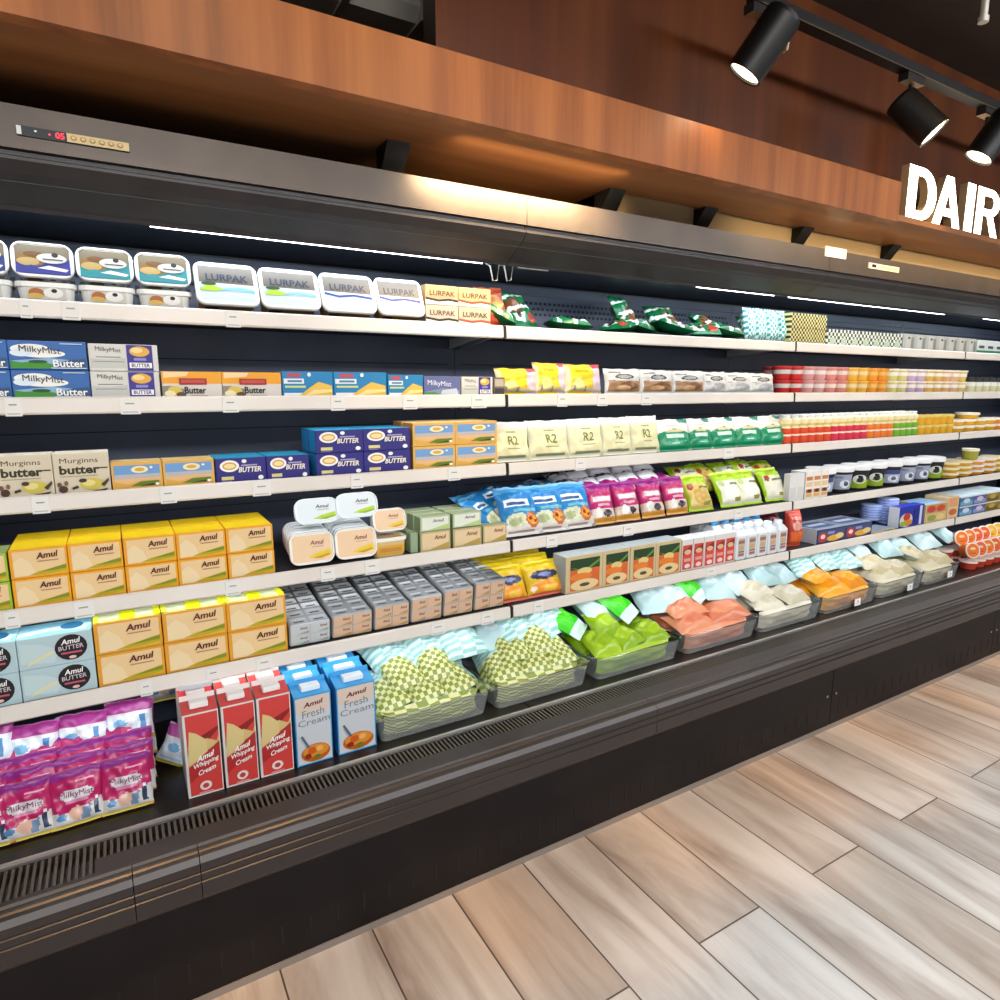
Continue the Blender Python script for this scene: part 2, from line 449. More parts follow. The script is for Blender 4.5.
for s, (Y, T) in enumerate(SH):
    for i in range(4):
        a, c = SEAMS[i] + .006, SEAMS[i + 1] - .006
        r = root('display_shelf', (a, Y, T), 'black %s of the %s with a white price rail along its edge' % (SWORD[s], BAY[i]), 'shelf', 'refrigerator shelves')
        w = c - a
        b = MB(); b.box(0, w, .004, 2.072 - Y, -.016, -.001, M('#33363d', .5)); part('shelf_panel', b, r)
        b = MB(); b.prism([(-.004, -.034), (-.008, -.030), (-.006, .0), (-.002, .004), (.002, .004), (.004, -.034)], 0, w, STRIP); rail = part('price_rail', b, r)
        for pa, pb in TAGS[s]:
            x0, x1 = X(pa, Y, T - .015) - a, X(pb, Y, T - .015) - a
            if 0 < x0 and x1 < w:
                b = MB(); b.box(x0, x1, -.0088, -.0065, -.0365, .0015, PAPER2)
                sf = lambda u, v, o: (x0 + u * (x1 - x0), -.0088 - o, -.0365 + v * .038)
                b.art([('r', .25, .6, .72, .68, '#9d988f'), ('r', .12, .1, .88, .17, '#bdb8ae')], sf)
                obj('price_label', b.build('price_label'), rail)
        for xx in (.012, w - .018):
            b = MB(); b.prism([(.03, -.016), (2.072 - Y, -.016), (2.072 - Y, -.05)], xx, xx + .006, M('#b9b9b6', .35, .3)); part('shelf_bracket', b, r)
        b = MB(); b.box(w + .0005, w + (.010 if i < 3 else .002), -.007, .02, -.034, .003, BLK); part('end_cap', b, r)

# ------------------------------------------------------------------ lit sign
SIGN = M('#fff3e0', .4, emit=5.0)
sg = root('illuminated_sign', (X(907, 1.44, 2.02), 1.44, 2.022), 'glowing white block letters reading DAIRY on the timber ledge', 'sign')
hz = .185
def band(cx, cy, ro, ho, ri, hi, a0, a1, n=14):
    out = []
    for k in range(n):
        a, c = R(a0 + (a1 - a0) * k / n), R(a0 + (a1 - a0) * (k + 1) / n)
        out.append([(cx + ro * math.cos(a), cy + ho * math.sin(a)), (cx + ro * math.cos(c), cy + ho * math.sin(c)), (cx + ri * math.cos(c), cy + hi * math.sin(c)), (cx + ri * math.cos(a), cy + hi * math.sin(a))])
    return out
def q4(x0, y0, x1, y1): return [(x0, y0), (x1, y0), (x1, y1), (x0, y1)]
GLY = {'D': [q4(0, 0, .30, 1), q4(.30, 0, .48, .17), q4(.30, .83, .48, 1)] + band(.48, .5, .52, .5, .22, .33, -90, 90),
       'A': [[(0, 0), (.27, 0), (.62, 1), (.36, 1)], [(.73, 0), (1, 0), (.62, 1), (.38, 1)], q4(.28, .2, .72, .36)],
       'I': [q4(0, 0, 1, 1)],
       'R': [q4(0, 0, .29, 1), q4(.29, .84, .55, 1), q4(.29, .42, .55, .57)] + band(.55, .71, .42, .29, .16, .14, -90, 90) + [[(.45, .45), (.72, .45), (1, 0), (.70, 0)]],
       'Y': [q4(.36, 0, .64, .45), [(.36, .45), (.64, .45), (.30, 1), (0, 1)], [(.36, .45), (.64, .45), (1, 1), (.70, 1)]]}
for ch, pa, pb in (('D', 907, 935.5), ('A', 933.5, 961), ('I', 965, 973), ('R', 975.5, 998.5), ('Y', 998.5, 1023)):
    x0 = X(pa, 1.44, 2.1) - sg.location.x; x1 = X(pb, 1.44, 2.1) - sg.location.x
    b = MB()
    for poly in GLY[ch]:
        fr = [(x0 + p * (x1 - x0), 0, .012 + q * hz) for p, q in poly]; bk = [(p, .03, q) for p, _, q in fr]
        n = len(fr)
        b.add(fr, [tuple(range(n))], SIGN); b.add(bk, [tuple(reversed(range(n)))], '#3a2a1c')
        for k in range(n):
            j = (k + 1) % n; b.add([fr[k], fr[j], bk[j], bk[k]], [(0, 1, 2, 3)], '#a98a62')
    L = obj('letter', b.build('letter'), sg)
    b = MB()
    for xx in (x0 + .25 * (x1 - x0), x0 + .75 * (x1 - x0)): b.box(xx - .004, xx + .004, .012, .022, -.003, .02, '#2a1d12')
    obj('mounting_pin', b.build('mounting_pin'), L)

# ------------------------------------------------------------------ track lights
tx0 = X(752, 1.31, 2.42)
tr = root('track_light_rail', (tx0, 1.31, 2.405), 'black lighting track running above the dairy sign', 'track light')
b = MB(); b.box(0, 3.6, -.018, .018, 0, .03, M('#0d0a08', .5)); b.box(.02, 3.6, -.019, -.0178, .0, .003, M('#7d6a54', .35, .6)); part('track', b, tr)
for k in range(2, 4):
    b = MB(); b.tube([(.02 + k * 1.17, .016, .018), (.02 + k * 1.17, .241, .018)], .006, M('#2a150a', .5), 8); part('wall_arm', b, tr)
GL = M('#ffe6bc', .4, emit=5.0)
def spotlight(px, py, y, d, label, lx, SPOTW):
    c = atY(px, py, y); d = Vector(d).normalized()
    r = root('track_spotlight', c, label, 'spotlight', 'spotlights on the track')
    q = d.to_track_quat('Z', 'Y').to_matrix().to_4x4()
    def tr_(mb):
        mb.v = [tuple(q @ Vector(p)) for p in mb.v]; return mb
    b = MB(); b.lathe([(.03, -.085), (.047, -.08), (.05, -.07), (.05, .078), (.047, .08), (.044, .078), (.044, .068)], M('#0e0b0a', .42), 28); part('housing', tr_(b), r)
    b = MB(); b.lathe([(.0435, .0685), (.0435, .072)], GL, 28); part('lens', tr_(b), r, label='glowing warm lamp face')
    top = Vector((lx, 1.31 - c.y, 2.402 - c.z))
    b = MB(); b.box(top.x - .05, top.x + .05, top.y - .016, top.y + .016, top.z - .022, top.z + .002, M('#1c1512', .5), bottom=M('#b09068', .4)); part('track_adapter', b, r)  # tan underside colour stands in for warm lamplight on the adapter
    b = MB(); b.tube([top + Vector((0, 0, -.02)), Vector((top.x, top.y, max(top.z - .06, .05))), Vector((0, 0, .0)) - d * .03], .008, M('#1c1512', .4), 8); part('stem', b, r)
    b = MB(); cvec = Vector((ct, -st, 0)) * .052
    b.tube([cvec + Vector((0, 0, .035)), cvec * 1.25 + Vector((0, 0, .018)), cvec * 1.2 - Vector((0, 0, .012)), cvec - Vector((0, 0, .02))], .003, M('#b6a894', .35, .5), 6); part('knob', b, r)
    l = bpy.data.lights.new('spot_lamp', 'SPOT'); l.energy = SPOTW; l.color = (1, .78, .5); l.spot_size = R(85); l.spot_blend = .8; l.shadow_soft_size = .04
    lo = bpy.data.objects.new('spot_lamp', l); COL.objects.link(lo); lo.location = c + d * .095; lo.rotation_euler = d.to_track_quat('-Z', 'Y').to_euler()
spotlight(764, 45, 1.27, (-.35, .45, -.8), 'black track spotlight aimed down to the left, largest of the three', .03, 2.5)
spotlight(917, 117, 1.27, (.32, -.6, -.75), 'black track spotlight above the sign aimed down to the right', .02, 8)
spotlight(993, 137, 1.27, (-.35, .35, -.85), 'dark track spotlight at the right edge of the photo above the sign', .03, 4)
c = atY(985, 6, .75)
b = MB(); b.tube([(0, 0, -.02), (0, 0, 2.68 - c.z)], .007, M('#cfc6b8', .35, .5), 8); b.tube([(0, 0, -.03), (0, 0, -.02)], .01, M('#cfc6b8', .35, .5), 8)
tag(obj('sprinkler_head', b.build('sprinkler_head'), loc=c), 'small pale sprinkler pipe hanging from the dark ceiling', 'sprinkler')

# ------------------------------------------------------------------ lights
w = bpy.data.worlds.new('world'); scn.world = w; w.use_nodes = True
w.node_tree.nodes['Background'].inputs[0].default_value = (.85, .92, 1, 1)
w.node_tree.nodes['Background'].inputs[1].default_value = .25
def area(name, loc, sx, sy, e, col, rot=(0, 0, 0)):
    l = bpy.data.lights.new(name, 'AREA'); l.shape = 'RECTANGLE'; l.size = sx; l.size_y = sy; l.energy = e; l.color = col
    o = bpy.data.objects.new(name, l); COL.objects.link(o); o.location = loc; o.rotation_euler = rot
    return o
for k in range(5):                                     # ceiling panels over the aisle
    area('aisle_ceiling_lamp', (-1.4 + k * 1.7, -1.7, 2.6), 1.3, .6, 60, (.95, .97, 1), (R(35), 0, 0))
for k in range(5):                                     # added cool fill, unseen narrow beamed panels straight over the walkway
    area('walkway_fill', (-.6 + k * 1.5, -.05, 2.6), 1.3, .4, 15, (.74, .87, 1)).data.spread = R(62)
for i in range(4):                                     # lamp tubes under the canopy edge, plus added fill strips under the shelf fronts
    area('canopy_lamp', ((SEAMS[i] + SEAMS[i + 1]) / 2, 1.752, 1.752), 1.3, .02, 1.7, (.72, .86, 1), (R(38), 0, 0))
    for Y, T in SH:
        area('shelf_fill', ((SEAMS[i] + SEAMS[i + 1]) / 2, Y + .03, T - .022), 1.3, .012, .7, (.95, .97, 1), (R(18), 0, 0))
def spot(loc, tgt, e, size, col=(1, .72, .42), blend=.7):
    l = bpy.data.lights.new('added_wash_spot', 'SPOT'); l.energy = e; l.color = col; l.spot_size = R(size); l.spot_blend = blend; l.shadow_soft_size = .05
    o = bpy.data.objects.new('added_wash_spot', l); COL.objects.link(o); o.location = loc
    o.rotation_euler = (Vector(tgt) - Vector(loc)).to_track_quat('-Z', 'Y').to_euler()
for k in range(10):                                    # added warm spots, unseen and off the track, washing the floor by the case
    spot((-.8 + k * .62, .2, 2.6), (-.8 + k * .62, 1.36, 0), 150, 21, col=(1, .6, .3), blend=.7)
for x, e in ((-.35, 9), (.4, 9), (.95, 14), (1.7, 8), (2.42, 16)):           # added unseen spots for a warm wash on the beam
    spot((x - .15, .55, 2.5), (x, 1.4, 2.0), e * .9, 52)
def under_beam(pa, pb, e, y=1.46):
    x0, x1 = X(pa, 1.62, 1.89), X(pb, 1.62, 1.89)
    l = area('under_beam_fill', ((x0 + x1) / 2, y, 1.985), x1 - x0, .02, e, (1, .76, .46), (R(62), 0, 0)); l.data.spread = R(100)
under_beam(440, 600, 4.2)                               # added hidden fill lamps make pools of warm light on the canopy
under_beam(745, 1030, 2.2)
# ------------------------------------------------------------------ kinds of goods
def inpoly(pts, x, y):
    r = False; n = len(pts)
    for i in range(n):
        a, b = pts[i], pts[(i + 1) % n]
        if (a[1] > y) != (b[1] > y) and x < (b[0] - a[0]) * (y - a[1]) / (b[1] - a[1]) + a[0]: r = not r
    return r

def paint(shapes, base, u, v):
    c = base
    for q in shapes:
        if q[0] == 'r' and q[1] <= u <= q[3] and q[2] <= v <= q[4]: c = q[5]
        elif q[0] == 'e' and ((u - q[1]) / q[3]) ** 2 + ((v - q[2]) / q[4]) ** 2 <= 1: c = q[5]
        elif q[0] == 'p' and inpoly(q[1], u, v): c = q[2]
    return c

def film(c): return M(c, .3, 0, 0, .5) if isinstance(c, str) else c

def pouch(w, h, t, base, shapes, seed=0, n=34, seal=.07, crink=.004, back=None, fat=4):
    """a filled bag, origin at the middle of its bottom seal, face towards -y"""
    r = random.Random(seed)
    ph = [r.uniform(0, 6.3) for _ in range(6)]
    def wob(u, v):
        return crink * (math.sin(9 * u + 5 * v + ph[0]) * .5 + math.sin(17 * v - 6 * u + ph[1]) * .4 + math.sin(23 * u + 13 * v + ph[2]) * .3)
    def bulge(u, v):
        vv = min(1, max(0, (v - seal) / (1 - 2 * seal)))
        return (max(0, 1 - abs(2 * u - 1) ** fat) * max(0, 1 - abs(2 * vv - 1) ** fat)) ** .55
    def surf(u, v, o=0, sgn=-1):
        bl = bulge(u, v)
        pin = 1 - .07 * math.sin(math.pi * min(1, max(0, v)))
        return ((u - .5) * w * pin + .3 * wob(v, u), sgn * (t / 2 * bl + wob(u, v) * bl) - o, v * h + .5 * wob(v + .3, u) * (1 if v > .8 else .2))
    b = MB()
    g = [[surf(i / n, j / n) for i in range(n + 1)] for j in range(n + 1)]
    by = {}
    for j in range(n):
        for i in range(n):
            by.setdefault(paint(shapes, base, (i + .5) / n, (j + .5) / n), []).append((i, j))
    idx = {}
    for j in range(n + 1):
        for i in range(n + 1):
            idx[i, j] = len(b.v); b.v.append(g[j][i])
    for c, cells in by.items():
        k = b.mi(film(c))
        for i, j in cells:
            b.f.append((idx[i, j], idx[i + 1, j], idx[i + 1, j + 1], idx[i, j + 1])); b.m.append(k); b.sm.append(True)
    m = 8
    gb = [[surf(i / m, j / m, 0, 1) for i in range(m + 1)] for j in range(m + 1)]
    vs = [q for row_ in gb for q in row_]
    b.add(vs, [(j * (m + 1) + i, (j + 1) * (m + 1) + i, (j + 1) * (m + 1) + i + 1, j * (m + 1) + i + 1) for j in range(m) for i in range(m)], film(back or base), True)
    b.art([q for q in shapes if q[0] == 't'], lambda u, v, o: surf(u, v, .0012 + o))
    return b

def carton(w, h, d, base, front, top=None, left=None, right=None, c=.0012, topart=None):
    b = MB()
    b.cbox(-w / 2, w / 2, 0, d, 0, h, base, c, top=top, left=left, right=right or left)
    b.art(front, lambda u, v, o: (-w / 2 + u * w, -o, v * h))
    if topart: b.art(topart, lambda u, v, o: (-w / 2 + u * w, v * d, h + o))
    return b

def tub(w, d, h, body, lid, lidart, frontart=None, r=.022, name='spread_tub', cat='tub', group=None):
    b = MB()
    b.loft([(0, w * .84, d * .80, r * .7), (.004, w * .86, d * .82, r * .8), (h - .008, w * .94, d * .92, r)], body)
    if frontart:
        b.art(frontart, lambda u, v, o: (-w * .40 + u * w * .80, -(d * (.82 + .10 * (.15 + .7 * v)) / 2) - o - .0006, h * (.12 + .7 * v)))
    l = MB()
    l.loft([(h - .010, w * .985, d * .98, r), (h - .008, w, d, r), (h - .001, w, d, r), (h + .001, w * .985, d * .98, r * .95), (h + .001, w * .93, d * .90, r * .8), (h - .002, w * .91, d * .87, r * .75)], lid)
    l.art(lidart, lambda u, v, o: (-w * .45 + u * w * .90, -d * .43 + v * d * .86, h - .002 + o))
    return Proto(name, cat, None, [('tub_body', b.build('tub_body')), ('lid', l.build('lid'))], group)

def edges(s, pxs, off=.012, zoff=.03):
    Y, T = SH[s]
    return [X(p, Y + off, T + zoff) for p in pxs]

def hts(s, px, py, layers=1, off=.012):
    Y, T = SH[s]
    return (ZY(px, py, Y + off) - T) / layers

LAY = {1: [''], 2: [' in the lower layer', ' in the upper layer'], 3: [' in the bottom layer', ' in the middle layer', ' in the top layer'], 4: [' in the lowest layer', ' in the second layer up', ' in the third layer up', ' in the top layer']}
SHORT = ['top shelf', 'second shelf', 'third shelf', 'fourth shelf', 'fifth shelf']

def boxrow(s, xs, h, d, make, name, cat, desc, layers=1, rows=1, off=.012, group=None, where='', jit=.0015, mesh_parts=None, gap=.0015):
    """a shelf row of cartons between successive xs"""
    Y, T = SH[s]
    n = len(xs) - 1
    cache = {}
    for i in range(n):
        w = round(xs[i + 1] - xs[i] - gap, 4)
        pr = make(w, h - .001, d) if w not in cache else cache[w]
        cache[w] = pr
        if isinstance(pr, MB):
            pr = cache[w] = Proto(name, cat, pr.build(name))
        for l in range(layers):
            for r in range(rows):
                nm = ('%s %s from the left' % (od(i), desc)) if n > 1 else desc
                if r == 0: lb = nm + LAY[layers][l] + ', ' + (where or SHORT[s])
                else: lb = '%s %s the %sfront one%s, %s' % (desc, 'behind' if r == 1 else 'two behind', od(i) + ' ' if n > 1 else '', LAY[layers][l].replace(' in the', ','), where or SHORT[s])
                pr.put(((xs[i] + xs[i + 1]) / 2 + rnd.uniform(-1, 1) * jit * .4, Y + off + r * (d + .003) + rnd.uniform(0, 1) * jit, T + l * h), lb, group=group)

def even(a, c, n): return [a + (c - a) * k / n for k in range(n + 1)]
B_, W_ = '#1b1512', '#f4f1ea'

# ================================================================== top shelf
Y0, T0 = SH[0]
def lid_pic(edge):   # bread and butter picture with a white name ellipse
    return [('r', .02, .02, .98, .98, edge), ('p', [(.02, .4), (.98, .55), (.98, .98), (.02, .98)], '#6f6450'), ('e', .3, .52, .26, .26, '#86663a'), ('e', .24, .42, .2, .14, '#b59a62'), ('e', .34, .68, .18, .09, '#6b4a2c'),
            ('e', .66, .56, .27, .17, '#c9c7bf'), ('e', .72, .68, .06, .08, '#2b2a28'), ('r', .5, .5, .86, .54, '#4d4d52'), ('p', [(.02, .02), (.98, .02), (.98, .25), (.6, .18), (.3, .3), (.02, .2)], edge), ('p', [(.4, .2), (.9, .12), (.95, .2), (.6, .3)], '#e9e9ee')]
def front_pic():
    return [('r', .1, 0, .9, 1, '#d2cdbf'), ('e', .3, .5, .16, .35, '#b06a3a'), ('e', .28, .3, .16, .2, '#d8b463'), ('e', .64, .55, .2, .38, '#f0eee6'), ('e', .66, .7, .06, .14, '#2a2a28'), ('r', .1, 0, .9, .08, '#4a5c7c')]
xsA = edges(0, [-55, 12.5, 77.5, 136.5, 193.5])
EDG = ['#2c3f7a', '#3a3f8f', '#2f8d96', '#2f8d96']
for i in range(4):
    w = xsA[i + 1] - xsA[i] - .003
    dz = .076
    p = tub(w, dz, .05, '#e9e8e2', '#f2f1ec', lid_pic(EDG[i]), front_pic(), group='white tubs with a bread picture')
    p2 = tub(w, .10, .042, '#e9e8e2', '#f2f1ec', lid_pic(EDG[i]), front_pic(), group='white tubs with a bread picture')
    cx = (xsA[i] + xsA[i + 1]) / 2
    nm = ['cut off at the left edge', 'second from the left edge', 'third from the left edge', 'beside the silver lids'][i]
    p2.put((cx, Y0 + .065, T0), 'white butter tub lying flat, ' + nm + ', top shelf')
    p.put((cx, Y0 + .068, T0 + .0775), 'white butter tub leaning with bread picture lid, ' + nm + ', top shelf', rot=(R(76), 0, 0))
def lurpak(green):
    a = [('r', .02, .02, .98, .98, '#c3d2e0'), ('p', [(.02, .48), (.98, .48), (.98, .98), (.02, .98)], '#655d53'), ('p', [(.02, .3), (.98, .3), (.98, .5), (.02, .52)], '#b9c6d6')]
    if green: a += [('p', [(.02, .36), (.2, .46), (.4, .38), (.7, .42), (.98, .36), (.98, .28), (.6, .34), (.4, .3), (.02, .3)], '#7db9dd'), ('p', [(.03, .34), (.18, .46), (.45, .35), (.3, .28), (.05, .28)], '#a4cf2a'), ('e', .18, .48, .13, .05, '#2f4a25')]
    else: a += [('p', [(.02, .42), (.3, .34), (.6, .4), (.98, .34), (.98, .42), (.6, .47), (.3, .41), (.02, .49)], '#2b3f8e')]
    return a + [('t', 'LURPAK', .14, .56, .88, .76, '#2a3348', {'bold': .025})]
xsL = edges(0, [195.5, 260.5, 321.5, 377, 425])
for i in range(4):
    w = xsL[i + 1] - xsL[i] - .003
    p = tub(w, .112, .07, '#b98f63', '#eceae4', lurpak(i < 2), [('r', 0, 0, 1, 1, '#c7a67a'), ('r', .05, .55, .3, .75, '#4a3a2c'), ('r', .35, .3, .95, .42, '#8e7453')], r=.02, group='silver lidded spread tubs')
    nm = ['silver lidded tub with a green leaf wave, left one of two', 'silver lidded tub with a green leaf wave, right one of two', 'silver lidded tub with a dark blue wave, left one of two', 'silver lidded tub with a dark blue wave, right one of two'][i]
    p.put(((xsL[i] + xsL[i + 1]) / 2, Y0 + .085, T0 + .040), nm, rot=(R(66), 0, 0))
def lurbox(col, wave):
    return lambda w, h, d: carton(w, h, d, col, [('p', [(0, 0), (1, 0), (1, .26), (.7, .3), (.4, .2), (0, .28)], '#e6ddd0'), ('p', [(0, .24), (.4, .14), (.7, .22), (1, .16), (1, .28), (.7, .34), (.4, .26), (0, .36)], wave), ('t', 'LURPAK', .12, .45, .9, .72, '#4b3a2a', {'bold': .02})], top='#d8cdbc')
xs = edges(0, [425.5, 458.5, 491])
h = hts(0, 458, 286.5, 2)
for l, (cs) in enumerate((('#b9aa9a', '#b7a48e'), ('#bb9871', '#c09a6e'))):
    for i in range(2):
        mb = lurbox(cs[i], ['#2c2420', '#c0432c'][i])(xs[i + 1] - xs[i] - .002, h - .001, .07)
        Proto('butter_block', 'butter', mb.build('butter_block')).put(((xs[i] + xs[i + 1]) / 2, Y0 + .012, T0 + l * h), '%s wrapped butter block with a %s wave, %s, top shelf' % (['silver', 'tan'][l], ['black', 'red'][i], ['lower layer', 'upper layer'][l]), group='wrapped butter blocks')
# loose bags lying on the top shelf
def leafbag(seed, a='#0f6a3c', c='#e8ece4', e='#7a4a2c'):
    r = random.Random(seed)
    sh = [('r', 0, .8, 1, 1, a), ('e', r.uniform(.2, .8), .5, .3, .18, e), ('p', [(0, .35), (1, .5), (1, .62), (0, .45)], c), ('r', .1, .12, .5, .3, '#d9ded6'), ('e', .75, .2, .15, .12, '#b03a2c')]
    return pouch(.125, .155, .038, a, sh + [('p', [(0, .7), (1, .82), (1, .88), (0, .78)], '#dfe6dc'), ('e', .3, .25, .1, .08, '#2f2018'), ('r', .6, .6, .9, .66, '#1c2a20')], seed, crink=.008)
LB = [Proto('frozen_veg_bag', 'bag', leafbag(k).build('frozen_veg_bag')) for k in range(4)]
RB = Proto('red_snack_bag', 'bag', pouch(.1, .13, .04, '#a8442c', [('e', .5, .5, .35, .25, '#c98a4a'), ('r', .2, .3, .5, .45, '#7a2018')], 5, crink=.008).build('red_snack_bag'))
RB.put((X(497, Y0 + .03, T0 + .04), Y0 + .05, T0 + .003), 'small red and tan bag slumped at the end of the left top shelf', rot=(R(-18), 0, 0))
def lay(pr, px, yy, zz, lean, spin, label, s=0, roll=0, g=None):
    Y, T = SH[s]
    x = X(px, Y + yy, T + zz)
    pr.put((x, Y + yy, T + zz), label, rot=(R(lean), R(roll), R(spin)), group=g)
g = 'green bags loose on the top shelf'
lay(LB[0], 516, .05, .012, -62, 60, 'crumpled green bag lying nearest the left end of the middle top shelf', g=g)
lay(LB[1], 527, .12, .016, -38, 15, 'green bag standing up behind a crumpled one, middle bay top shelf', g=g)
for k, (px, yy, zz, le, spn) in enumerate([(590, .06, .02, -84, 65), (612, .08, .022, -78, -70), (632, .13, .02, -30, 20), (655, .05, .02, -70, 35), (668, .12, .025, -45, -15), (690, .06, .022, -76, 70), (707, .05, .02, -72, -30), (723, .09, .03, -60, 25), (742, .05, .02, -74, 55), (757, .12, .025, -50, -35)]):
    lay(LB[(k + 2) % 4], px, yy, zz, le, spn, '%s crumpled green bag along the heap, middle bay top shelf' % od(k), g=g)
# checkered paneer packs
CHK = {}
def chk(c0, c1, sx, sz):
    k = (c0, c1, sx, sz)
    if k not in CHK: CHK[k] = checker_mat('checker_' + c0[1:] + c1[1:] + str(sx), c0, c1, sx, sz)
    return CHK[k]
xs = edges(0, [752, 762, 773.5, 785.5, 795])
for i in range(4):
    mb = pouch(xs[i + 1] - xs[i] - .004, .135, .05, chk('#d6efe9', '#4a9a9c', 8, 12), [], 30 + i, crink=.003)
    Proto('checkered_pouch', 'pouch', mb.build('checkered_pouch')).put(((xs[i] + xs[i + 1]) / 2, Y0 + .045, T0 + .002), '%s aqua checkered pouch from the left, right end of middle top shelf' % od(i), rot=(R(-10), 0, 0), group='aqua checkered pouches')
xs = edges(0, [789.5, 803, 815, 826])
boxrow(0, xs, .062, .08, lambda w, h, d: carton(w, h, d, chk('#d9cf8a', '#20231c', 8, 6), []), 'checkered_carton', 'olive and black checkered carton', 'olive checkered carton', 2, 1, group='olive checkered cartons')
xs = edges(0, [826.5, 838, 849, 860, 870.5, 881, 891.5, 902])
boxrow(0, xs, .07, .08, lambda w, h, d: carton(w, h, d, chk('#e3e9d8', '#2a3330', 6, 5), [('r', .3, 0, .75, .5, '#b9cbb0')]), 'checkered_carton', 'carton', 'white checkered carton', 1, 1, group='white checkered cartons')
xs = even(*edges(0, [903, 976]), 7)
boxrow(0, xs, .075, .07, lambda w, h, d: carton(w, h, d, '#a9aaa4', [('r', .25, .1, .7, .9, '#bdbdb6'), ('r', .7, .1, .95, .8, '#7d7f7c'), ('e', .5, .75, .12, .08, '#4d4d4a')], top='#8fa39a'), 'grey_carton', 'carton', 'grey printed carton', 1, 1, group='grey cartons')
xs = even(*edges(0, [977, 1012]), 4)
boxrow(0, xs, .072, .07, lambda w, h, d: carton(w, h, d, '#c9cfcc', [('r', 0, 0, 1, .25, '#1f7a55'), ('r', .2, .4, .8, .6, '#3c4044')], top='#dfe5e2'), 'white_carton', 'carton', 'white carton with a green foot', 1, 1, group='white cartons with a green foot')

# ================================================================== second shelf
def milky(w, h, d):
    return carton(w, h, d, '#3566a8', [('p', [(.02, .04), (.98, .04), (.98, .3), (.5, .42), (.02, .3)], '#8fb2d2'), ('e', .28, .72, .25, .17, W_), ('e', .42, .56, .3, .14, W_), ('e', .16, .58, .14, .13, '#dfe7ee'), ('p', [(.02, .04), (.75, .04), (.55, .2), (.35, .28), (.15, .24), (.02, .3)], '#3f8f2c'), ('e', .36, .28, .12, .06, '#23502a'), ('p', [(.5, .04), (.98, .04), (.98, .4), (.78, .36), (.6, .24)], '#2d4f78'),
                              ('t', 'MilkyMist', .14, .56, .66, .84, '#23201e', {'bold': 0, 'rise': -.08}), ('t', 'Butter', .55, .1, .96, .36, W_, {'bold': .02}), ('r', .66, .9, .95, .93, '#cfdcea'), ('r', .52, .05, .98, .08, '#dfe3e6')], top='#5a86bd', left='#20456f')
def whpur(w, h, d):
    return carton(w, h, d, '#d6d3ca', [('p', [(.02, .1), (.52, .12), (.52, .5), (.25, .42), (.02, .46)], '#c4c4bb'), ('r', .06, .33, .5, .36, '#8f8f88'), ('r', .1, .5, .45, .53, '#7c7c77'), ('t', 'MilkyMist', .1, .7, .46, .9, '#3b3a3a', {'bold': 0, 'rise': -.06}), ('r', .54, .02, .92, .98, '#39338c'), ('e', .73, .74, .15, .19, '#e2a93c'), ('e', .69, .78, .09, .1, '#f3d58c'), ('r', .64, .4, .82, .5, '#8d88c0'), ('r', .57, .12, .9, .32, W_), ('t', 'BUTTER', .6, .15, .87, .29, '#2a2670', {'bold': .02})], top='#d9d7d2')
h = hts(1, 60, 341, 2)
boxrow(1, edges(1, [-66, 11.5, 90.5]), h, .075, milky, 'butter_carton', 'carton', 'long blue sky butter carton', 2, 1, group='blue sky butter cartons')
boxrow(1, edges(1, [91, 160.5]), h - .001, .075, whpur, 'butter_carton', 'carton', 'white and purple butter carton', 2, 1, group='white and purple butter cartons')
def orwh(w, h, d):
    return carton(w, h, d, '#d8cfc4', [('r', 0, .54, 1, 1, '#eba023'), ('p', [(.03, .75), (.4, .82), (.45, .98), (.03, .98)], '#f1cf9a'), ('p', [(0, .1), (.3, .05), (.38, .3), (.2, .45), (0, .45)], '#8d8470'), ('e', .2, .25, .12, .2, '#d9bc54'), ('e', .12, .16, .09, .12, '#f0e2b4'), ('e', .3, .12, .08, .1, '#5b4a33'), ('r', .28, .5, .74, .74, '#a02822'), ('r', .31, .56, .71, .69, '#c04a3c'), ('t', 'Butter', .36, .16, .72, .42, '#2b201a', {'bold': .02}), ('r', .45, .07, .75, .09, '#8b8078')], top='#e9a43a')
h1 = hts(1, 222, 371.5)
boxrow(1, edges(1, [161.5, 222, 281.5]), h1, .075, orwh, 'butter_carton', 'carton', 'orange and white butter carton', 1, 1, group='orange and white butter cartons')
def blch(w, h, d):
    return carton(w, h, d, '#1d7fb4', [('r', .03, .52, .42, .72, '#dfe8ec'), ('r', .1, .78, .36, .93, '#b84a52'), ('r', .05, .36, .45, .44, '#c9d27a'), ('r', .03, .05, .4, .16, '#e8edf0'), ('r', .1, .58, .38, .66, '#5c7f9a'), ('p', [(.3, .03), (.97, .03), (.97, .45), (.7, .6), (.55, .4)], '#e4b94a'), ('p', [(.4, .03), (.97, .2), (.97, .3), (.6, .28)], '#f3da8a'), ('e', .52, .88, .035, .08, '#dfe8ec')], top='#3f9cc8')
boxrow(1, edges(1, [282, 333.5, 387]), hts(1, 333, 371.5), .075, blch, 'cheese_carton', 'carton', 'blue carton with yellow slices', 1, 1, group='blue cartons with yellow slices')
boxrow(1, edges(1, [387.8, 423.5]), hts(1, 405, 374.5), .06, blch, 'cheese_carton', 'carton', 'smallest blue carton with yellow slices', 1, 1, group='blue cartons with yellow slices')
def milky2(w, h, d):
    return carton(w, h, d, '#5f6796', [('p', [(0, 0), (1, 0), (1, .3), (.5, .4), (0, .2)], '#7b8fa8'), ('p', [(0, 0), (.5, 0), (.3, .2), (0, .18)], '#4d8a36'), ('t', 'MilkyMist', .1, .5, .75, .82, '#e8e8ee', {'bold': 0, 'rise': -.1}), ('p', [(.45, .1), (.95, .05), (.9, .4), (.5, .3)], '#c9ccd6')], top='#8a90b6')
